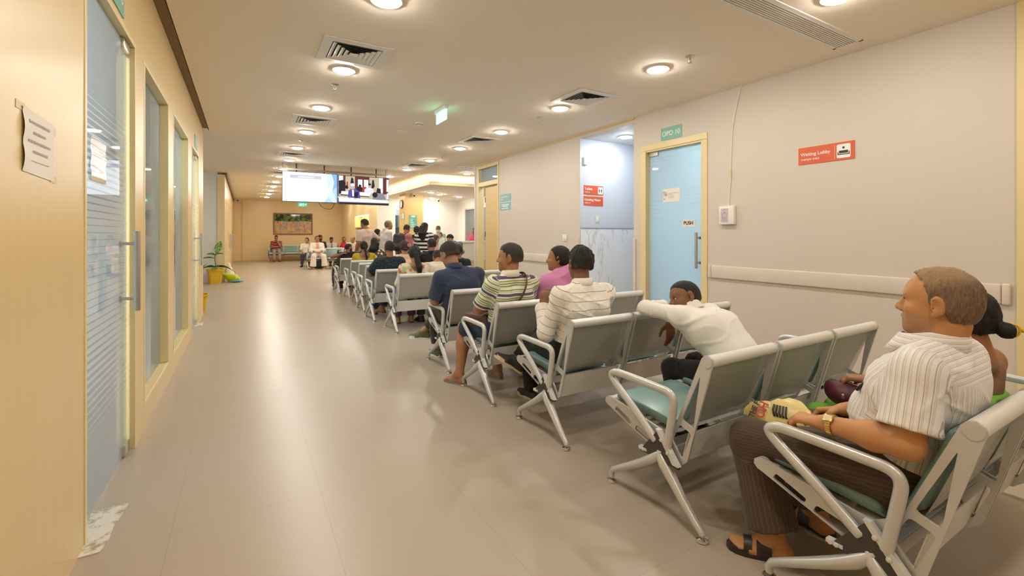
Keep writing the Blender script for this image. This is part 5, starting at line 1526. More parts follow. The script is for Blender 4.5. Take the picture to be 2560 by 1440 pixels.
# wristwatch with a gold bracelet
wv = unit(oj['wrL']-oj['elL']); wc = oj['wrL']-wv*.035; wu = unit(np.cross(wv, (0, 0, 1.0))); wn = np.cross(wu, wv)
m = MB()
for k in range(26):
    q = 2*math.pi*k/26; c_ = wc+(wu*math.cos(q)+wn*math.sin(q))*.0335
    a_ = Matrix.Translation(Vector(c_)) @ Matrix((tuple(unit(-wu*math.sin(q)+wn*math.cos(q))), tuple(wv), tuple(unit(wu*math.cos(q)+wn*math.sin(q))))).transposed().to_4x4()
    m.box(-.0038, .0038, -.008, .008, -.0015, .0015, .0006, a_)
wt = m.build('wristwatch', M_gold, old)
wt['label'] = 'gold wristwatch'
dn = unit(-wu*-.75+wn*.65) if False else unit(np.array((-.62, .1, .78))-wv*np.dot((-.62, .1, .78), wv)); dx_ = np.cross(wv, dn)
A_ = Matrix.Translation(Vector(wc+dn*.036)) @ Matrix((tuple(dx_), tuple(wv), tuple(dn))).transposed().to_4x4()
MB().box(-.013, .013, -.015, .015, -.003, .004, .002, A_).build('watch_case', M_gold, wt, smooth=True)
MB().box(-.010, .010, -.012, .012, .0035, .0048, .001, A_).box(-.001, .001, -.001, .008, .0048, .0054, 0, A_).box(-.001, .006, -.001, .001, .0048, .0054, 0, A_).build('watch_dial', plain('pale_dial', (.80, .70, .46), .3), wt)

# -- woman beside him
cg = cloth('green_blouse', (.20, .50, .06), .75)
M_ychip = plain('yellow_plastic', (.85, .48, .02), .3)
wom, wj, wT, wR = make_person('woman in a green sleeveless top with a low black bun beside the elderly man', (2.44, .715, 0),
    J=dict(pel=(0, .08, .48), waist=(0, .02, .58), chest=(0, -.07, .69), neck=(.01, -.11, .825), head=(.0, -.065, .955),
           shL=(-.155, -.105, .775), shR=(.165, -.105, .775), elL=(-.20, .03, .63), wrL=(-.06, .21, .640), elR=(.21, .03, .60), wrR=(.05, .25, .57), knL=(-.09, .40, .415), knR=(.09, .40, .415)), skin=(.34, .155, .075), female=True, s=1.0,
    hair=dict(style='bun', t=.012), hairc=(.010, .008, .008), hs=.93, bust=.02, h=.0075, wide=1.02, head=(4, 4, 0),
    hands=dict(L=dict(d=(.0, 1, -.15), n=(.1, -.2, -1), t=(1, 0, 0), curl=.45), R=dict(d=(-.4, 1, -.1), n=(0, 0, -1), t=(-1, 0, 0), curl=.6)),
    shirt=dict(name='blouse', mat=cg, sleeve=.10, g=.010, planes=[((0, -.1, .690), (0, -.35, 1))], hem=.44, fold=.003, h=.006), bottom=dict(kind='skirt', mat=cg, g=.008, th=.95), shoe=dict(kind='sandal', mat=M_leather))
bc = wT(.0, -.142, -.042)
m = MB()
m.tube(chaikin([bc+(.0, .0, .026), bc+(.008, -.020, .018), bc+(.008, -.022, -.012), bc+(0, -.002, -.028), bc+(-.006, .018, -.016), bc+(-.006, .016, .016)], 2, True), .0038, 8, close=True)
m.tube([bc+(.008, -.022, .002), bc+(.009, -.030, .004), bc+(.010, -.040, .003)], [.005, .008, .009], 8, flat=.5)
for k in range(4): m.tube([bc+(-.004, .016, .015-.010*k), bc+(-.02, .028, .013-.010*k)], .0022, 6)
cl_ = m.build('hair_clip', M_ychip, wom, smooth='all'); cl_['label'] = 'yellow hair claw clip'

# -- boy leaning over the next bench
cw = cloth('white_shirt', (.84, .82, .78), .85, bmp=.3, bs=22)
cb = cloth('black_trousers', (.012, .011, .012), .8)
M_blk = plain('black_shoe', (.02, .018, .017), .45)
make_person('boy in a white shirt slumped forward over the bench in front', (2.385, 1.55, 0),
    J=dict(pel=(.0, -.02, .49), waist=(-.0, .04, .60), chest=(-.02, .155, .73), neck=(-.045, .265, .825), head=(-.05, .32, .89),
           shL=(-.20, .24, .815), shR=(.10, .25, .80), elL=(-.165, .53, .812), wrL=(.06, .56, .80), elR=(.12, .50, .79), wrR=(-.04, .445, .725),
           knL=(-.11, .37, .46), knR=(.11, .37, .46), anL=(-.11, .33, .085), anR=(.11, .33, .085), toL=(-.12, .48, .02), toR=(.12, .48, .02)),
    skin=(.21, .095, .045), head=(62, 8, 22), hs=.90, hair=dict(style='short', t=.005, tex=.0015), h=.007, eyes=True, s=1.0, th=.86, wide=.84, seed=9,
    hands=dict(R=dict(d=(-.05, -.12, -1), n=(.2, 1, 0), t=(-1, .2, 0), curl=.35, tc=.2), L=dict(d=(1, .1, -.1), n=(0, 0, -1), t=(0, -1, 0), curl=.4)),
    shirt=dict(mat=cw, sleeve=1.9, g=.011, hem=.47, fold=.006, fr=(24, 44), flare=.004, collar=True, cr=.055, cz=.01),
    bottom=dict(mat=cb, kind='trousers', th=.95), shoe=dict(kind='shoe', mat=M_blk))

# -- man with his back turned, third bench
cc = cloth('creased_shirt', (.83, .80, .74), .85, [('sv', .052, [(0, None), (.90, (.30, .28, .25)), (.97, None)])], bmp=.5, bs=22)
M_canvas = plain('black_canvas', (.035, .033, .034), .7); M_cream = plain('cream_rubber', (.66, .54, .33), .55)
m4, j4, T4, R4 = make_person('man in a creased white lined shirt with one ankle on his knee', (1.95, 2.46, 0),
    J=dict(pel=(.02, .0, .50), waist=(.02, -.03, .63), chest=(.02, -.06, .79), neck=(.02, -.045, .945), head=(.045, .0, 1.078),
           shL=(-.165, -.05, .88), shR=(.215, -.06, .88), elL=(-.225, .03, .625), wrL=(-.16, .16, .795), elR=(.26, .08, .64), wrR=(.06, .26, .66),
           knR=(.12, .45, .575), anR=(-.15, .49, .335), toR=(-.29, .54, .44), knL=(-.10, .42, .47), anL=(-.01, .52, .085), toL=(-.03, .68, .02)),
    skin=(.22, .10, .05), head=(-14, 6, 4), hs=.97, hair=dict(style='short', t=.016, tex=.0065), h=.0065, wide=1.0, seed=12,
    hands=dict(L=dict(d=(.35, .1, .9), n=(.5, .6, -.2), t=(.3, -1, 0), curl=.8), R=dict(d=(-.8, .5, .2), n=(0, -.3, -1), t=(0, 1, .3), curl=.7)),
    shirt=dict(mat=cc, sleeve=1.95, g=.015, hem=.43, fold=.0085, fr=(34, 64), collar=True, cr=.062, csv=.01, cdrop=(.024, .03)),
    bottom=dict(mat=cb, g=.016, cut=1.99), shoe=dict(kind='shoe', mat=M_canvas, solemat=M_cream, sole=.024, laces=plain('pale_laces', (.5, .48, .44), .7)))
wv = unit(j4['wrL']-j4['elL']); wc = j4['wrL']-wv*.02
b1 = unit(np.cross(wv, (0, 0, 1.0))); b2 = np.cross(wv, b1)
o = MB().tube([wc+(b1*math.cos(q)+b2*math.sin(q))*.034 for q in np.linspace(0, 2*math.pi, 20, endpoint=False)], .005, 8, close=True).build('wristwatch', M_steel, m4, smooth='all')

# -- woman in the pink shawl
cp = cloth('pink_shawl', (.66, .25, .48), .8, bmp=.4, bs=18, var=.12)
make_person('woman wrapped in a pink shawl with black hair tied back, on the fourth bench', (2.40, 3.27, 0),
    J=dict(head=(-.03, -.045, 1.072), neck=(0, -.075, .945)), skin=(.37, .18, .095), head=(46, 0, 0), female=True, hs=.92,
    hair=dict(style='bun', t=.010), h=.0075, eyes=True, bust=.02, seed=21,
    shirt=dict(name='shawl', mat=cp, sleeve=1.8, g=.026, hem=.46, fold=.008, fr=(26, 40), flare=.02, add=(cap((-.02, -.10, .93), (.03, -.12, .96), .085, .075, .04), cap((-.15, .05, .80), (.12, .12, .70), .09, .09, .06)), flat=True),
    bottom=dict(kind='skirt', mat=cloth('pale_skirt', (.6, .5, .45)), th=1.15), shoe=dict(kind='sandal', mat=M_leather))

# -- man in the striped polo and shorts
GR, NV, CR = (.20, .30, .10), (.10, .09, .16), (.74, .70, .55)
cpolo = cloth('striped_polo', CR, .8, [('sv', .125, [(0, None), (.08, GR), (.16, None), (.22, GR), (.29, None), (.36, GR), (.42, None), (.52, NV), (.68, None), (.75, (.45, .47, .40)), (.79, None), (.84, GR), (.91, None)])], bmp=.3, bs=24)
M_flip = plain('grey_rubber', (.26, .25, .25), .6)
cnavy = cloth('navy_shorts', (.030, .042, .075), .8)
m6, j6, T6, R6 = make_person('man in a green striped polo and navy shorts looking left', (1.88, 3.26, 0),
    J=dict(pel=(0, .0, .50), waist=(0, -.045, .63), chest=(-.005, -.065, .79), neck=(-.01, -.055, .95), head=(.01, -.02, 1.092),
           shL=(-.185, -.06, .885), shR=(.18, -.075, .885), elL=(-.235, .05, .685), wrL=(-.03, .21, .70), elR=(.21, .05, .66), wrR=(-.03, .24, .66),
           hiL=(-.09, .02, .49), knL=(-.205, .40, .465), anL=(-.285, .34, .085), toL=(-.365, .50, .02), knR=(.06, .42, .47), anR=(.085, .33, .085), toR=(.09, .49, .02)),
    skin=(.37, .17, .08), head=(47, 0, 0), hs=.985, hair=dict(style='short', t=.009, tex=.003), hairc=(.035, .028, .024), h=.0065, eyes=True, belly=.03, wide=1.05, th=1.05, toes=True, seed=31,
    hands=dict(L=dict(d=(1, .3, .05), n=(.1, -.3, -1), t=(.2, 1, 0), curl=.5), R=dict(d=(-1, .3, .1), n=(0, -.3, -1), t=(0, 1, 0), curl=.5)),
    shirt=dict(mat=cpolo, sleeve=.88, g=.012, collar=True, cr=.066, fold=.005, flare=.014, hem=.47, aoff=.02, csv=.135, flat=True),
    bottom=dict(kind='shorts', mat=cnavy, cut=.95, flare=.010, g=.011), shoe=dict(kind='sandal', mat=M_flip, sole=.018, straps=((.055, .075, .030),)))

# -- man in the navy polo
m7, j7, T7, R7 = make_person('man in a navy polo and glasses bending over, on the fifth bench', (1.84, 4.17, 0),
    J=dict(pel=(.02, .02, .50), waist=(.015, -.03, .63), chest=(0, -.04, .80), neck=(-.045, -.01, .955), head=(-.075, .055, 1.085),
           shL=(-.205, -.02, .875), shR=(.185, -.055, .895), elL=(-.235, .04, .635), wrL=(-.08, .24, .64), elR=(.23, .07, .66), wrR=(.03, .27, .63),
           knR=(.08, .44, .535), anR=(-.14, .585, .235), toR=(-.255, .665, .19), knL=(-.10, .41, .47), anL=(-.08, .36, .085), toL=(-.10, .52, .02)),
    skin=(.38, .185, .10), head=(18, 24, 0), hs=1.0, hair=dict(style='short', t=.016, tex=.005), hairc=(.022, .015, .012), h=.007, wide=1.0, th=1.05, seed=41,
    hands=dict(L=dict(d=(.6, .7, .2), n=(.4, -.4, -.6), t=(.6, .2, .8), curl=.8), R=dict(d=(-.6, .7, .2), n=(-.4, -.4, -.6), t=(-.6, .2, .8), curl=.8)),
    shirt=dict(mat=cloth('navy_polo', (.040, .052, .095), .8, bmp=.35, bs=16), sleeve=.90, g=.014, collar=True, cr=.066, fold=.006, fr=(26, 44), flare=.014, hem=.46),
    bottom=trou((.055, .045, .038), 'brown_trousers', cut=1.86), shoe=dict(kind='shoe', mat=plain('olive_canvas', (.115, .125, .065), .8), solemat=plain('white_rubber', (.75, .73, .68), .5), sole=.028))
m = MB()
for sx in (-1, 1):
    m.tube([T7(sx*.033+.022*math.cos(q), .103, .004+.017*math.sin(q)) for q in np.linspace(0, 2*math.pi, 16, endpoint=False)], .0018, 6, close=True)
    m.tube([T7(sx*.055, .102, .008), T7(sx*.075, .06, .010), T7(sx*.078, -.01, .010)], .0018, 6)
m.tube([T7(-.011, .103, .006), T7(.011, .103, .006)], .0016, 6)
m.build('glasses', M_black, m7, smooth='all')

# -- the rows farther on
W_ = (.74, .71, .66)
cpat = cloth('patterned_dress', (.62, .52, .40), .8, dots=(16, [(.42, .46, .28), (.70, .60, .45), (.48, .20, .09), (.66, .56, .48), (.36, .44, .32), (.72, .56, .34)], .62))
make_person('woman with long dark hair tied at the neck in a patterned top', (2.02, 6.13, 0), s=.935, skin=BROWN1, female=True, hair=dict(style='pony', t=.016, to=(.03, -.20, .72), bow=(.015, -.03, 0)), head=(-8, 4, 0), h=.010, bust=.02, wide=1.04,
    shirt=dict(name='dress_top', mat=cpat, sleeve=1.3, g=.018, neck=(.085, .0, -.03), hem=.38, flare=.014), bottom=trou((.10, .07, .14), 'violet_trousers'), shoe=dict(kind='sandal', mat=M_leather), seed=51)
make_person('person in a beige top bending forward, half hidden behind the navy polo man', (2.36, 6.10, 0), s=.93, J=dict(neck=(0, .06, .93), chest=(0, -.03, .80), head=(.07, .16, 1.02), shL=(-.17, .04, .885), shR=(.17, .04, .885)), skin=BROWN1, hair=dict(style='short', t=.012), head=(0, 35, 0), h=.011,
    shirt=dict(mat=cloth('beige_cloth', (.60, .53, .43)), sleeve=1.8, g=.02, fold=.003), bottom=trou((.06, .05, .05)), shoe=dict(kind='shoe', mat=M_blk), seed=52)
cdot = cloth('dotted_shirt', (.014, .019, .028), .8, dots=(60, [(.10, .16, .14), (.014, .02, .03), (.07, .12, .12)], .26))
make_person('broad man in a dark dotted t-shirt with short black hair', (1.93, 7.06, 0), s=.985, J=dict(elL=(-.26, .05, .70), wrL=(-.02, .22, .70), elR=(.26, .05, .70), wrR=(.02, .24, .66), anR=(-.02, .30, .12), toR=(-.10, .42, .05)), skin=(.30, .14, .07), hair=dict(style='short', t=.012), h=.010, wide=1.16, th=1.12,
    shirt=dict(mat=cdot, sleeve=.85, g=.018, flare=.014), bottom=trou((.03, .05, .10), 'blue_jeans'), shoe=dict(kind='sandal', mat=plain('brown_rubber', (.16, .10, .06), .6)), seed=53)
make_person('boy in a black t-shirt just right of the navy polo man', (3.06, 7.02, 0), s=.925, skin=(.27, .125, .06), hair=dict(style='short', t=.011, tex=.0015), h=.011, shirt=dict(mat=cloth('black_tee', (.012, .012, .014)), sleeve=.85, g=.016), bottom=trou((.04, .04, .05)), shoe=dict(kind='shoe', mat=M_blk), seed=54)
pe, pj, pT, pR = make_person('woman in a peach top with a pink flower hair clip', (2.45, 7.97, 0), s=.975, skin=BROWN3, female=True, hair=dict(style='bun', t=.015), hairc=(.035, .018, .012), head=(-6, 2, 0), h=.011, wide=1.1,
    shirt=dict(name='top', mat=cloth('peach_cloth', (.72, .46, .30)), sleeve=1.3, g=.02), bottom=trou((.5, .35, .25)), shoe=dict(kind='sandal', mat=M_leather), seed=55)
m = MB(); q0 = pT(.055, -.14, .035)
for k in range(5): m.ball(q0+np.array((.022*math.cos(k*1.257), -.01, .022*math.sin(k*1.257))), (.014, .008, .014), 8, 6)
m.build('hair_clip', plain('pink_clip', (.70, .30, .28), .4), pe, smooth='all')
make_person('man in a black polo with short black hair behind the woman in peach', (2.95, 7.97, 0), s=1.005, skin=(.32, .15, .08), hair=dict(style='short', t=.011), h=.011, head=(10, 0, 0), shirt=dict(mat=cloth('black_polo', (.015, .016, .020)), sleeve=.85, g=.016, collar=True), bottom=trou((.05, .05, .06)), shoe=dict(kind='shoe', mat=M_blk), seed=56)
make_person('woman in a mustard top with a single black braid down her back', (2.12, 9.66, 0), s=.955, skin=(.34, .165, .08), female=True, hair=dict(style='braid', t=.010, to=(.03, -.21, .66), bow=(.01, -.03, 0)), h=.011, bust=.02,
    shirt=dict(name='top', mat=cloth('mustard_cloth', (.48, .33, .02)), sleeve=.6, g=.014, neck=(.10, .0, -.05)), bottom=trou((.30, .18, .16)), shoe=dict(kind='sandal', mat=M_leather), seed=57)
cfl = cloth('floral_blouse', (.10, .075, .05), .8, dots=(16, [(.78, .70, .55), (.74, .66, .50), (.70, .60, .42)], .42))
make_person('woman with loose black hair in a black and cream floral blouse', (2.58, 10.68, 0), s=1.0, skin=BROWN3, female=True, hair=dict(style='long', t=.016, to=(-.08, -.14, .86)), h=.011, head=(12, 0, 0), wide=1.12,
    shirt=dict(name='blouse', mat=cfl, sleeve=1.5, g=.022, flare=.02), bottom=trou((.04, .04, .05)), shoe=dict(kind='shoe', mat=M_blk), seed=58)
make_person('bearded man in black turning round in the wheelchair', (2.12, 11.18, 0), s=.93, J=dict(head=(-.02, -.10, 1.045), neck=(-.01, -.10, .93), shL=(-.18, -.09, .87), elL=(-.42, -.12, .84), wrL=(-.20, -.16, .90), elR=(.22, -.16, .80), wrR=(.30, -.20, .80)), skin=(.33, .15, .075), head=(-72, 4, 0), hair=dict(style='short', t=.004), h=.011, eyes=True, beard='full',
    shirt=dict(mat=cloth('black_vest', (.02, .02, .022)), sleeve=.2, g=.014), bottom=trou((.04, .04, .05)), shoe=dict(kind='shoe', mat=M_blk), seed=59)
# standing queue
HL = dict(L=dict(d=(.3, .8, .3), n=(.8, -.2, 0), t=(0, .2, 1), curl=.7), R=dict(d=(-.3, .8, .3), n=(-.8, -.2, 0), t=(0, .2, 1), curl=.7))
ARMF = dict(elL=(-.20, .02, 1.03), wrL=(-.06, .22, 1.10), elR=(.20, .02, 1.03), wrR=(.06, .24, 1.08))
make_person('grey haired man in a white shirt standing with his hands together', (3.11, 11.53, 0), yaw=-78, base=STAND, s=1.05, J=dict(ARMF, head=(0, .05, 1.455)), skin=(.40, .20, .10), hair=dict(style='receding', t=.006), hairc=(.16, .13, .11), h=.010, eyes=True, hands=HL,
    shirt=dict(mat=cloth('white_formal', W_), sleeve=1.95, g=.016, collar=True, hem=.80, fold=.005), bottom=trou((.02, .02, .025)), shoe=dict(kind='shoe', mat=M_blk), seed=61)
make_person('woman in pale blue hidden behind the grey haired man', (3.12, 12.5, 0), yaw=-70, base=STAND, s=.91, skin=BROWN3, female=True, hair=dict(style='bun', t=.012), h=.013, shirt=dict(name='dress_top', mat=cloth('pale_blue_cloth', (.55, .58, .64)), sleeve=1.5, g=.02, hem=.6), bottom=trou((.52, .56, .64)), shoe=dict(kind='sandal', mat=M_leather), seed=62)
make_person('man in a dusty pink shirt wearing a dark backpack', (3.44, 11.1, 0), yaw=-62, base=STAND, s=.985, J=dict(ARMF, neck=(0, .02, 1.325), head=(0, .075, 1.445), wrL=(-.10, .34, 1.14)), skin=(.36, .165, .085), head=(20, 18, 0), hair=dict(style='short', t=.010), h=.010, hands=HL,
    shirt=dict(mat=cloth('dusty_pink', (.50, .19, .18)), sleeve=1.95, g=.016, hem=.78), bottom=trou((.03, .03, .04)), shoe=dict(kind='shoe', mat=M_blk), seed=63)
make_person('woman in black with her hair in a bun, left of the black and white stripes', (3.99, 11.81, 0), yaw=-25, base=STAND, s=.955, skin=BROWN1, female=True, hair=dict(style='bun', t=.016), h=.011, shirt=dict(name='top', mat=cloth('black_top', (.015, .015, .018)), sleeve=1.6, g=.016, hem=.70), bottom=trou((.03, .05, .12), 'denim'), shoe=dict(kind='shoe', mat=M_blk), seed=64)
cbw = cloth('black_white_stripes', (.76, .73, .68), .8, [('sv', .095, [(0, None), (.42, (.014, .013, .015)), (.92, None)])])
make_person('woman with long black hair in a black and white striped top', (3.80, 10.68, 0), yaw=-42, base=STAND, s=1.0, J=dict(head=(0, .02, 1.46), elL=(-.21, .02, 1.02), wrL=(-.12, .22, 1.0)), skin=(.44, .25, .16), female=True, hair=dict(style='long', t=.014, to=(0, -.13, 1.17)), h=.010, eyes=True, head=(-14, 10, 0), wide=.98,
    shirt=dict(name='top', mat=cbw, sleeve=1.9, g=.018, hem=.70, aoff=.02), bottom=trou((.02, .02, .025)), shoe=dict(kind='shoe', mat=M_blk), seed=65)
cst = cloth('pale_stripes', (.58, .42, .35), .8, [('sv', .036, [(0, None), (.5, (.68, .55, .46)), (.8, None)])])
make_person('standing man in a dusky striped shirt with a hand on his hip', (2.66, 11.95, 0), yaw=28, base=STAND, s=1.06, J=dict(neck=(0, -.03, 1.33), elR=(.33, -.10, 1.08), wrR=(.16, -.02, .93)), skin=(.36, .17, .09), head=(18, 6, 0), hair=dict(style='short', t=.018, tex=.009), h=.011,
    shirt=dict(mat=cst, sleeve=.9, g=.018, hem=.78), bottom=trou((.45, .40, .36)), shoe=dict(kind='shoe', mat=M_blk), seed=66)
mk, kj, kT, kR = make_person('man in a grey shirt with a pale blue face mask behind the counter', (5.55, 14.25, 0), yaw=158, base=STAND, s=1.0, J=ARMF, skin=(.22, .10, .05), hair=dict(style='short', t=.010), h=.012, eyes=True, shirt=dict(mat=cloth('light_grey_shirt', (.50, .49, .46)), sleeve=.9, g=.016, hem=.78), bottom=trou((.05, .05, .06)), shoe=dict(kind='shoe', mat=M_blk), seed=67)
mm = MB(); vs = []; fs = []
for i in range(13):
    for k in range(7):
        a = math.pi*(i/12-.5)*1.05; c_ = -.022-.075*k/6
        bulge = .118-.03*((k-2)/4)**2
        vs.append(kT(.070*math.sin(a), bulge*math.cos(a)**.8 if abs(a) < 1.55 else .01, c_))
for i in range(12):
    for k in range(6):
        a = i*7+k; fs.append((a, a+7, a+8, a+1))
mm.add(vs, fs).build('face_mask', plain('pale_blue_mask', (.55, .66, .72), .8), mk, smooth='all')
make_person('pale man in a light shirt leaning at the counter before the masked man', (5.18, 12.95, 0), yaw=75, base=STAND, s=.885, J=dict(neck=(0, .04, 1.31), head=(0, .10, 1.43)), skin=(.52, .32, .23), head=(25, 15, 0), hair=dict(style='receding', t=.006), hairc=(.10, .07, .05), h=.013, shirt=dict(mat=cloth('pale_shirt', (.62, .62, .62)), sleeve=.9, g=.016, hem=.78), bottom=trou((.1, .1, .12)), shoe=dict(kind='shoe', mat=M_blk), seed=68)
make_person('young woman with brown hair looking down, left of the backpack boy', (4.56, 11.75, 0), yaw=-120, s=1.06, skin=(.45, .25, .15), female=True, hair=dict(style='long', t=.012, to=(0, -.12, .88)), hairc=(.045, .025, .015), head=(30, 14, 0), h=.012, eyes=True, shirt=dict(name='top', mat=cloth('rose_top', (.55, .30, .28)), sleeve=1.5, g=.016), bottom=trou((.05, .05, .07)), shoe=dict(kind='shoe', mat=M_blk), seed=69)
make_person('boy in a white shirt with a grey backpack bending his head', (4.58, 10.75, 0), yaw=55, base=STAND, s=.825, J=dict(neck=(0, .02, 1.32), head=(0, .08, 1.435)), skin=(.42, .22, .13), head=(20, 28, 0), hair=dict(style='short', t=.016), h=.011, shirt=dict(mat=cloth('boy_white', W_), sleeve=.9, g=.016, hem=.78), bottom=trou((.04, .05, .08)), shoe=dict(kind='shoe', mat=M_blk), seed=70)
make_person('woman in bright pink behind the reception counter at the right', (6.9, 14.3, 0), yaw=120, base=STAND, s=.955, J=ARMF, skin=BROWN1, female=True, hair=dict(style='bun', t=.012), h=.013, eyes=True, shirt=dict(name='top', mat=cloth('bright_pink', (.60, .07, .16)), sleeve=.9, g=.016, hem=.7, neck=(.08, .0)), bottom=trou((.5, .1, .2)), shoe=dict(kind='sandal', mat=M_leather), seed=71)
# facing the viewer, far end
cmr = cloth('maroon_stripes', (.30, .025, .03), .8, [('sv', .12, [(0, None), (.42, (.03, .02, .04)), (.50, None), (.60, (.62, .55, .52)), (.70, None)])])
make_person('man in a maroon striped shirt with a hand at his mouth by the far wall', (1.34, 24.62, 0), yaw=180, s=1.04, J=dict(elL=(-.16, .16, .70), wrL=(-.03, .12, .94), elR=(.20, .08, .66), wrR=(.0, .22, .68)), skin=BROWN1, hair=dict(style='short', t=.012), h=.014, eyes=True, shirt=dict(mat=cmr, sleeve=.85, g=.016), bottom=trou((.36, .30, .23), 'khaki_cloth'), shoe=dict(kind='shoe', mat=plain('brown_shoe', (.16, .06, .05), .5)), seed=81)
lw_, _j, _t, _r = make_person('woman in a white and peach tunic sitting with spread knees facing the viewer', (2.39, 18.58, 0), yaw=180, s=1.03, J=dict(wrL=(-.08, .22, .62), wrR=(.08, .22, .62), knL=(-.17, .41, .465), knR=(.17, .41, .465), anL=(-.20, .40, .085), anR=(.20, .40, .085)), skin=BROWN1, female=True, hair=dict(style='bun', t=.008), h=.013, eyes=True, wide=1.15, belly=.03, bust=.02,
    shirt=dict(name='tunic', mat=cloth('white_tunic', (.82, .78, .72)), sleeve=1.5, g=.022, flare=.02, hem=.40), bottom=trou((.78, .70, .62), 'white_trousers', flare=.05, th=1.2), shoe=dict(kind='sandal', mat=plain('tan_sandal', (.5, .36, .25), .5)), seed=82)
front_strip(lw_, 'tunic', plain('peach_panel', (.76, .36, .20), .8), 'front_panel', [(.95, .05), (.90, .048), (.85, .046), (.80, .044), (.76, .042)])
make_person('girl in a white uniform shirt leaning her head on her hand', (2.20, 20.25, 0), yaw=165, s=.97, J=dict(elL=(-.20, .14, .72), wrL=(-.12, .10, .96)), skin=BROWN3, female=True, hair=dict(style='bun', t=.010), h=.014, eyes=True, head=(-20, 0, 8), shirt=dict(mat=cloth('uniform_white', (.76, .74, .70)), sleeve=.9, g=.016), bottom=trou((.05, .05, .10)), shoe=dict(kind='shoe', mat=M_blk), seed=83)
make_person('dark bearded man behind the woman in white, turning to the right', (2.72, 20.25, 0), yaw=180, s=1.055, J=dict(elR=(.18, .16, .74), wrR=(.06, .12, .93)), skin=(.24, .11, .055), hair=dict(style='short', t=.014), h=.014, eyes=True, head=(48, 8, 0), beard='full', shirt=dict(mat=cloth('dark_shirt', (.04, .035, .04)), sleeve=.9, g=.016), bottom=trou((.05, .05, .06)), shoe=dict(kind='shoe', mat=M_blk), seed=84)
bt, tj, tT, tR = make_person('boy in a grey uniform shirt and tie looking down', (3.16, 20.25, 0), yaw=180, s=.985, skin=(.27, .13, .07), hair=dict(style='short', t=.013), h=.014, eyes=True, head=(0, 22, 0), shirt=dict(mat=cloth('grey_uniform', (.45, .46, .49)), sleeve=.9, g=.016, collar=True), bottom=trou((.05, .05, .06)), shoe=dict(kind='shoe', mat=M_blk), seed=85)
front_strip(bt, 'shirt', plain('maroon_tie', (.12, .05, .04), .6), 'necktie', [(.90, .016), (.88, .014), (.80, .022), (.74, .028), (.70, .03), (.67, .003)], .006)
make_person('woman in a red top with a hand against her head', (3.66, 20.25, 0), yaw=170, s=.99, J=dict(elR=(.22, .14, .76), wrR=(.11, .08, .99)), skin=BROWN1, female=True, hair=dict(style='pony', t=.010, to=(.04, -.14, .82)), h=.014, eyes=True, head=(12, 0, 0), shirt=dict(name='top', mat=cloth('red_cloth', (.55, .03, .06)), sleeve=.8, g=.016), bottom=trou((.4, .04, .06)), shoe=dict(kind='sandal', mat=M_leather), seed=86)
make_person('balding man in a pale shirt sitting forward on the bench facing the viewer', (3.66, 18.5, 0), yaw=165, s=1.03, J=dict(neck=(0, .02, .94), head=(0, .08, 1.08), chest=(0, -.03, .80), shL=(-.17, .01, .88), shR=(.17, .01, .88)), skin=BROWN3, hair=dict(style='bald', t=.006), hairc=(.06, .05, .045), h=.013, eyes=True, head=(-25, 6, 0), shirt=dict(mat=cloth('pale_pink_shirt', (.70, .60, .56)), sleeve=1.95, g=.016), bottom=trou((.2, .18, .16)), shoe=dict(kind='shoe', mat=M_blk), seed=87)
# ------------------------------------------------------------------ bags, plants, wheelchair, counter
M_purple = plain('plum_leather', (.085, .012, .025), .45, bmp=.2, bscale=90)
def soft_bag(name, pos, prims, mat, label, cat, h=.007, fold=.004, rz=0, seed=3, fr=(30, 60)):
    t = empty(name, pos, rz, label, cat)
    fo = folds(fold, seed, fr)
    b = sdf_mesh('pouch' if name != 'backpack' else 'bag_body', prims, h, mat, t, lambda x, y, z, D: fo(x, y, z, D).astype(np.float32))
    return t, b
# plum purse in the woman's hand
t, b = soft_bag('purse', (2.37, 1.015, .545), [ell((0, 0, 0), (.06, .085, .05), None, .03), cap((0, -.06, .03), (0, .06, .03), .028, None, .03)], M_purple, 'plum coloured purse held by the woman in green', 'purse', .006, .002)
MB().tube([(.0, -.065, .056), (.0, 0, .064), (.0, .065, .056)], .005, 8).ball((-.058, -.01, .012), (.006, .008, .012)).build('clasp', M_steel, t, smooth='all')
# yellow carrier bag on the elderly man's lap
M_ybag = plain('yellow_plastic_bag', (.80, .68, .28), .32, var=.10, nscale=9)
def crumple(L, W, H, seed, n=(22, 14)):
    """a creased plastic bag: a flattened rounded box pushed about in facets"""
    rg = np.random.RandomState(seed); pts = rg.uniform(-1, 1, (26, 3)); off = rg.uniform(-1, 1, 26)
    vs = []; fs = []
    nu, nv = n
    for i in range(nu):
        a = math.pi*(i/(nu-1)-.5)
        for j in range(nv):
            q = 2*math.pi*j/nv
            sg = lambda t, e: math.copysign(abs(t)**e, t)
            p = np.array((sg(math.sin(a), .75), sg(math.cos(a), .45)*sg(math.cos(q), .8), sg(math.cos(a), .45)*sg(math.sin(q), .6)))
            k = np.argmin(((pts-p)**2).sum(1)); d2 = np.sort(((pts-p)**2).sum(1)); f = 1+.24*off[k]*min(1, (d2[1]-d2[0])*4)
            p = p*f; vs.append((p[0]*L*(1), p[1]*W*(1-.35*max(0, p[0])), p[2]*H*(1-.2*p[0])))
    for i in range(nu-1):
        for j in range(nv): fs.append((i*nv+j, i*nv+(j+1) % nv, (i+1)*nv+(j+1) % nv, (i+1)*nv+j))
    return MB().add(vs, fs)
t = empty('carrier_bag', (1.975, 1.09, .500), 0, 'crumpled yellow plastic carrier bag on the lap of the elderly man', 'bag')
nb_ = unit((-.72, -.45, .52)); xb = unit(np.array((.22, .92, -.34))-nb_*np.dot((.22, .92, -.34), nb_)); yb = np.cross(nb_, xb)
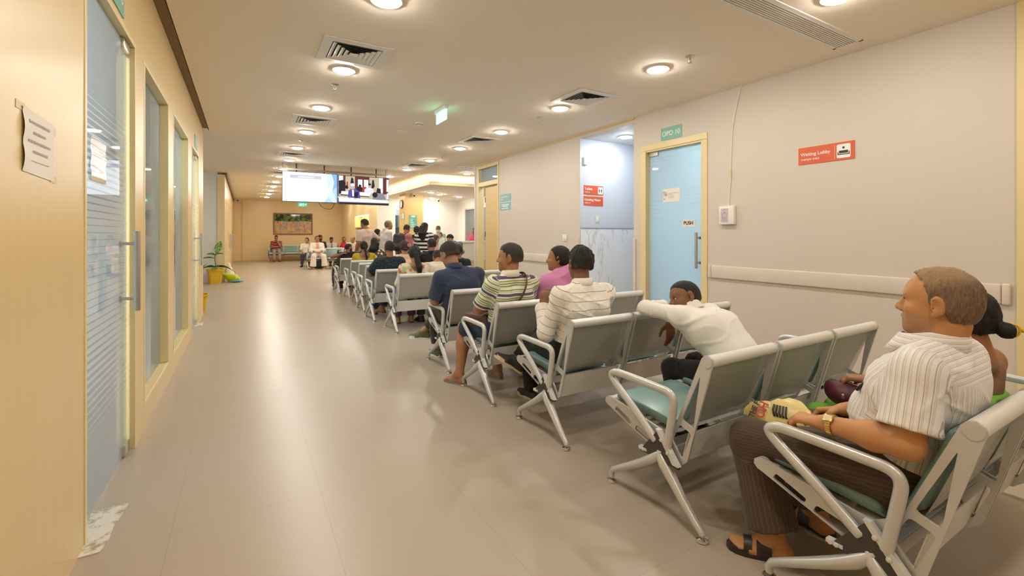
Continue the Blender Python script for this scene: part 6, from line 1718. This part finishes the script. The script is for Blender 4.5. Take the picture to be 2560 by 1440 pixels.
MBag = Matrix((tuple(xb), tuple(yb), tuple(nb_))).transposed().to_4x4()      # x: away from the viewer along the lap, z: towards the viewer
bg = crumple(.118, .074, .034, 5)
bg.v = [tuple(MBag @ Vector(p)) for p in bg.v]
b = bg.build('pouch', M_ybag, t, smooth=True)
hp_ = chaikin([(-.13, .02, .0), (-.17, .05, .02), (-.19, .02, .03), (-.17, -.01, .02), (-.13, -.0, .01)], 3)
MB().tube([tuple(MBag @ Vector(p)) for p in hp_], .007, 8, flat=.35).build('handle', plain('white_film', (.80, .77, .68), .4), b, smooth='all')
def bag_text(body, sz, mm_, u, v, ang):
    c_ = text('lettering', body, sz, mm_, t, (0, 0, 0), (0, 0, 0), bold=.0012)
    c_.matrix_local = MBag @ Matrix.Translation((u, v, .0375)) @ Matrix.Rotation(math.radians(ang), 4, 'Z') @ Matrix.Diagonal((-1, -1, 1, 1))
bag_text('OH', .046, plain('bag_red', (.55, .05, .03), .4), .082, .030, 75)
bag_text('THE F', .028, M_ink, .112, .036, 75)
m = MB()
for k in range(5): m.tube([tuple(MBag @ Vector((.030-.011*k, -.040, .036))), tuple(MBag @ Vector((.034-.012*k, -.015+.004*k, .0385))), tuple(MBag @ Vector((.026-.011*k, .008, .037)))], .0042, 6)
m.build('print', M_ink, t, smooth='all')
# phone in the shirt pocket
_g = [o for o in old.children if o.name.split('.')[0] == 'shirt'][0]
_c = np.zeros(len(_g.data.vertices)*3, np.float32); _g.data.vertices.foreach_get('co', _c); _c = _c.reshape(-1, 3)
_k = (np.abs(_c[:, 0]+.085) < .02) & (np.abs(_c[:, 2]-.765) < .012)
t = empty('mobile_phone', (1.865, .62+float(_c[_k, 1].max())-.013, .762), math.radians(12), 'dark phone sticking out of the shirt pocket of the elderly man', 'phone')
MB().box(-.030, .030, -.005, .005, -.03, .042, .004, Matrix.Rotation(math.radians(38), 4, 'X')).build('case', M_black, t, smooth=True)
# brown shoulder bag of the man in the striped polo
M_brown_l = plain('brown_leather', (.13, .050, .022), .5, bmp=.15)
t = empty('shoulder_bag', (1.70, 3.44, .50), math.radians(20), 'brown leather shoulder bag slung across the man in the green striped polo', 'bag')
MB().box(-.045, .045, -.13, .12, -.07, .115, .015, seg=3).build('pouch', M_brown_l, t, smooth=True)
MB().box(-.052, .048, -.133, .123, .03, .12, .014, seg=3).build('flap', M_brown_l, t, smooth=True)
w2l = Matrix.Translation((1.70, 3.44, .50)) @ Matrix.Rotation(math.radians(20), 4, 'Z')
inv = w2l.inverted()
sp = chaikin([(1.70, 3.38, .57), (1.715, 3.24, .585), (1.76, 3.12, .64), (1.84, 3.066, .72), (1.90, 3.060, .80), (1.945, 3.072, .88), (1.975, 3.115, .945), (1.985, 3.18, .972), (1.98, 3.25, .955), (1.965, 3.31, .91)], 3)
MB().tube([tuple(inv @ Vector(p)) for p in sp], .0165, 10, flat=.25, up=(.75, .25, -.6)).build('strap', M_brown_l, t, smooth='all')
# cream cloth bag on the bench seat beyond
t, b = soft_bag('cloth_bag', (2.14, 4.22, .46), [cap((-.08, 0, .12), (-.06, -.03, .36), .09, .07, .05), cap((.10, 0, .12), (.10, -.03, .34), .09, .07, .05)], plain('cream_cloth', (.70, .66, .42), .85, bmp=.3), 'pale yellow cloth bundle propped on the fifth bench', 'bag', .009, .006)
# dark bag under the woman in white
t, b = soft_bag('duffel_bag', (2.42, 18.75, .17), [cap((-.16, 0, 0), (.16, 0, 0), .16, None, .03)], plain('grey_nylon', (.10, .10, .11), .7), 'dark grey bag on the floor under the woman in white', 'bag', .015, .01)
MB().tube(chaikin([(-.1, -.1, .1), (-.08, -.12, .22), (.08, -.12, .22), (.1, -.1, .1)], 2), .012, 8).build('handle', M_black, t, smooth='all')
# backpacks
def backpack(pos, rz, mat, label, s=1.0):
    t, b = soft_bag('backpack', pos, [cap((-.09*s, 0, -.14*s), (-.08*s, -.01, .14*s), .09*s, .08*s, .05), cap((.09*s, 0, -.14*s), (.08*s, -.01, .14*s), .09*s, .08*s, .05), cap((-.07*s, -.09*s, -.10*s), (.07*s, -.09*s, -.10*s), .06*s, None, .03)], mat, label, 'backpack', .012, .003, math.radians(rz))
    for q in (-1, 1): MB().tube(chaikin([(q*.08*s, .07*s, .16*s), (q*.11*s, .16*s, .24*s), (q*.13*s, .26*s, .12*s), (q*.13*s, .22*s, -.1*s), (q*.10*s, .08*s, -.16*s)], 2), .016*s, 8, flat=.4).build('strap', mat, t, smooth='all')
    return t
backpack((3.28, 11.02, 1.10), -62, plain('dark_nylon', (.05, .04, .04), .7), 'dark backpack on the man in the dusty pink shirt')
backpack((4.72, 10.66, .93), 55, plain('grey_bag', (.14, .145, .16), .7), 'grey backpack on the boy in the white shirt', .85)
# wheelchair
t = empty('wheelchair', (2.12, 11.28, 0), 0, 'black wheelchair standing at the aisle end of the bench rows', 'wheelchair')
M_tyre = plain('tyre_rubber', (.02, .02, .02), .7)
for x in (-.30, .30):
    wl = MB().tube([(x, -.06+.285*math.cos(q), .30+.285*math.sin(q)) for q in np.linspace(0, 2*math.pi, 36, endpoint=False)], .015, 10, close=True).build('wheel', M_tyre, t, smooth='all')
    MB().tube([(x+math.copysign(.035, x), -.06+.25*math.cos(q), .30+.25*math.sin(q)) for q in np.linspace(0, 2*math.pi, 30, endpoint=False)], .008, 8, close=True).build('hand_rim', M_chrome, wl, smooth='all')
    m = MB()
    for k in range(14):
        q = 2*math.pi*k/14; m.tube([(x+.012*(-1)**k, -.06, .30), (x, -.06+.275*math.cos(q), .30+.275*math.sin(q))], .0018, 5)
    m.lathe([(.022, -.03), (.022, .03)], (x, -.06, .30), 14, 'x'); m.build('spokes', M_steel, wl, smooth=True)
    cs_ = MB().tube([(x*.85, .36+.07*math.cos(q), .085+.07*math.sin(q)) for q in np.linspace(0, 2*math.pi, 20, endpoint=False)], .014, 8, close=True).lathe([(.06, -.006), (.06, .006)], (x*.85, .36, .085), 16, 'x').build('caster', M_tyre, t, smooth=True)
    MB().tube(chaikin([(x*.85, .36, .15), (x*.85, .34, .28), (x*.85, .32, .48)], 1), .012, 8).build('fork', M_black, cs_, smooth=True)
    MB().tube(chaikin([(x*.87, -.28, .92), (x*.87, -.20, .90), (x*.87, -.19, .5), (x*.87, -.19, .15), (x*.87, .3, .2), (x*.87, .33, .46), (x*.87, .30, .67), (x*.87, -.18, .68)], 2), .012, 10).build('frame', M_black, t, smooth='all')
    MB().tube([(x*.87, -.36, .915), (x*.87, -.27, .92)], .017, 10).build('push_grip', M_tyre, t, smooth=True)
    MB().box(x*.87-.025, x*.87+.025, -.12, .22, .685, .715, .01).build('armrest', M_black, t, smooth=True)
    MB().box(x*.5-.06, x*.5+.06, .46, .60, .10, .115, .004).tube([(x*.85, .34, .35), (x*.7, .52, .12)], .010, 8).build('footrest', M_black, t, smooth=True)
MB().box(-.25, .25, -.17, .28, .40, .425, .01).build('seat', M_black, t, smooth=True)
MB().box(-.25, .25, -.225, -.205, .46, .88, .008).build('backrest', M_black, t, smooth=True)
# reception counter
t = empty('reception_counter', (6.5, 13.4, 0), 0, 'white reception counter with a timber base behind the seated rows', 'counter')
MB().box(-1.0, 1.15, -.06, .5, 1.03, 1.08, .006).build('worktop', M_white, t)
MB().box(-.95, 1.12, 0, .45, .45, 1.03).build('front_panel', plain('counter_white', (.80, .74, .62), .4), t)
MB().box(-.94, 1.11, .01, .44, 0, .45).build('base_panel', M_yellow, t)
t = empty('leaflet_stand', (6.25, 13.5, 1.08), math.radians(20), 'small pink leaflet stand on the reception counter', 'leaflet stand')
MB().box(-.08, .08, 0, .01, 0, .30, .002, Matrix.Rotation(math.radians(12), 4, 'X')).build('card', plain('pink_card', (.72, .42, .46), .5, var=.25, nscale=18), t)
MB().box(-.09, .09, -.06, .07, 0, .006, .002).build('foot_plate', M_plastic, t)
# lobby shelf with bottles of the pharmacy behind the column
t = empty('display_shelf', (5.9, 19.0, 0), 0, 'shelf unit in the blue lit room behind the column', 'shelf')
MB().box(-.7, .5, 0, .03, 0, 2.1).build('back_panel', plain('blue_back', (.22, .40, .72), .5), t)
for z in (.4, .8, 1.2, 1.6): MB().box(-.7, .5, -.25, 0, z, z+.02).build('shelf', M_white, t)
for x in (-.7, -.3, .1, .5): MB().box(x-.015, x+.015, -.25, 0, 0, 2.1).build('upright', M_white, t)
# ---- plants by the left wall
M_pot = plain('yellow_pot', (.80, .50, .015), .4); M_soil = plain('soil', (.05, .03, .02), .9)
def leaf_mat(nm, c, spot):
    m, nt, b = nt_new(nm)
    f = noise(nt, coords(nt), 45, 2)
    nt.links.new(mixc(nt, mth(nt, 'GREATER_THAN', f, .56 if spot else .9), c, (.62, .68, .38)), b.inputs['Base Color'])
    b.inputs['Roughness'].default_value = .4; return m
M_leaf = leaf_mat('green_leaf', (.10, .24, .035), False); M_leafs = leaf_mat('speckled_leaf', (.13, .28, .05), True)
def leaf(m, base, d, L, W, droop=.4, up=(0, 0, 1)):
    d = unit(d); s_ = unit(np.cross(d, up)); u = np.cross(s_, d); vs = []; fs = []
    n_ = 9
    for i in range(n_):
        q = i/(n_-1); w_ = W*math.sin(math.pi*min(1, q*.95+.03))**.8
        c_ = np.array(base)+d*L*q-np.array((0, 0, 1))*droop*L*q*q
        for k in (-1, -.5, 0, .5, 1): vs.append(c_+s_*w_*k+u*(.25*w_*abs(k)))
    for i in range(n_-1):
        for k in range(4): fs.append((i*5+k, i*5+k+1, i*5+k+6, i*5+k+5))
    b0 = len(vs)
    m.add(vs, fs)
def pot(t, r0, r1, h_):
    MB().box(-r0, r0, -r0, r0, 0, .001)
    m = MB(); vs = []; fs = []
    prof = [(r0, 0), (r0*1.02, .01), (r1*.96, h_*.86), (r1*1.06, h_*.87), (r1*1.06, h_), (r1*.97, h_), (r1*.93, h_*.9), (.01, h_*.9)]
    rings = [fillet([(-r, -r), (r, -r), (r, r), (-r, r)], r*.35, 4) for r, z in prof]
    k = len(rings[0])
    for ring, (r, z) in zip(rings, prof): vs += [(a, b, z) for a, b in ring]
    for i in range(len(prof)-1):
        for j in range(k): fs.append((i*k+j, i*k+(j+1) % k, (i+1)*k+(j+1) % k, (i+1)*k+j))
    fs.append(tuple(range(k))[::-1])
    m.add(vs, fs).build('pot', M_pot, t, smooth=True)
    MB().box(-r1*.9, r1*.9, -r1*.9, r1*.9, h_*.86, h_*.92).build('soil', M_soil, t)
t = empty('potted_plant', (-.66, 14.3, 0), .2, 'tall speckled leaf plant in a yellow square pot by the grey wall', 'potted plant')
pot(t, .125, .17, .38)
MB().tube(chaikin([(0, 0, .34), (.02, 0, .5), (-.01, 0, .68), (.03, 0, .80)], 2), .014, 8).build('stem', plain('plant_stem', (.20, .20, .07), .6), t, smooth='all')
for b_, d_, L, W, dr, mt in (((.03, 0, .78), (.25, -.2, 1), .36, .085, .05, M_leafs), ((.02, 0, .74), (-1, -.2, .45), .24, .06, .25, M_leafs), ((.02, 0, .76), (.8, -.3, .3), .2, .05, .3, M_leafs), ((-.01, 0, .66), (-1, .1, .3), .34, .05, .35, M_leafs), ((0, -.03, .42), (-1, -.4, .35), .52, .10, .55, M_leaf), ((0, -.02, .42), (1, -.4, .3), .50, .10, .6, M_leaf), ((0, -.05, .42), (-.2, -1, .3), .34, .10, .4, M_leaf), ((0, 0, .42), (.3, 1, .5), .3, .08, .4, M_leaf)):
    m = MB(); m.flat = True; leaf(m, b_, d_, L, W, dr, (0, 1, .2) if abs(unit(d_)[2]) > .75 else (0, .5, 1)); m.build('leaf', mt, t, smooth='all')
t = empty('potted_plant', (-.66, 9.2, 0), .1, 'yellow square pot with drooping leaves half hidden by the left wall end', 'potted plant')
pot(t, .10, .135, .29)
MB().tube([(0, 0, .26), (-.02, 0, .6)], .012, 8).build('stem', plain('plant_stem_2', (.20, .20, .07), .6), t, smooth='all')
for b_, d_, L, W, dr in (((-.02, 0, .6), (.55, .1, .9), .3, .05, .2), ((-.02, 0, .55), (-1, .2, .5), .3, .05, .3), ((0, 0, .5), (-.3, -1, .6), .25, .05, .3)):
    m = MB(); m.flat = True; leaf(m, b_, d_, L, W, dr); m.build('leaf', M_leaf, t, smooth='all')
# plastic bags on the floor beside the far plant
M_lime = plain('lime_plastic', (.55, .66, .02), .35, var=.35, nscale=10, bmp=.4, bscale=25)
t = empty('plastic_bag', (-.28, 14.5, 0), math.radians(-35), 'lime green plastic packet lying on the floor beside the plant', 'bag')
cb_ = crumple(.20, .11, .10, 11); cb_.v = [(x, y, max(.002, z+.10+.28*max(0, -x))) for x, y, z in cb_.v]
cb_.build('pouch', M_lime, t, smooth=True)
t, b = soft_bag('plastic_packet', (-.16, 14.3, .035), [ell((0, 0, 0), (.15, .07, .028), None, .02)], plain('blue_packet', (.10, .32, .52), .3, var=.3, nscale=14), 'flat blue and green packet on the floor beside the lime one', 'bag', .008, .004)
t, b = soft_bag('clear_bag', (-.34, 14.8, .24), [cap((0, 0, -.08), (-.03, .0, .22), .13, .05, .05)], plain('milky_film', (.78, .74, .62), .25, bmp=.5, bscale=20), 'milky plastic bag standing behind the lime green packet', 'bag', .01, .012, fr=(26, 60))
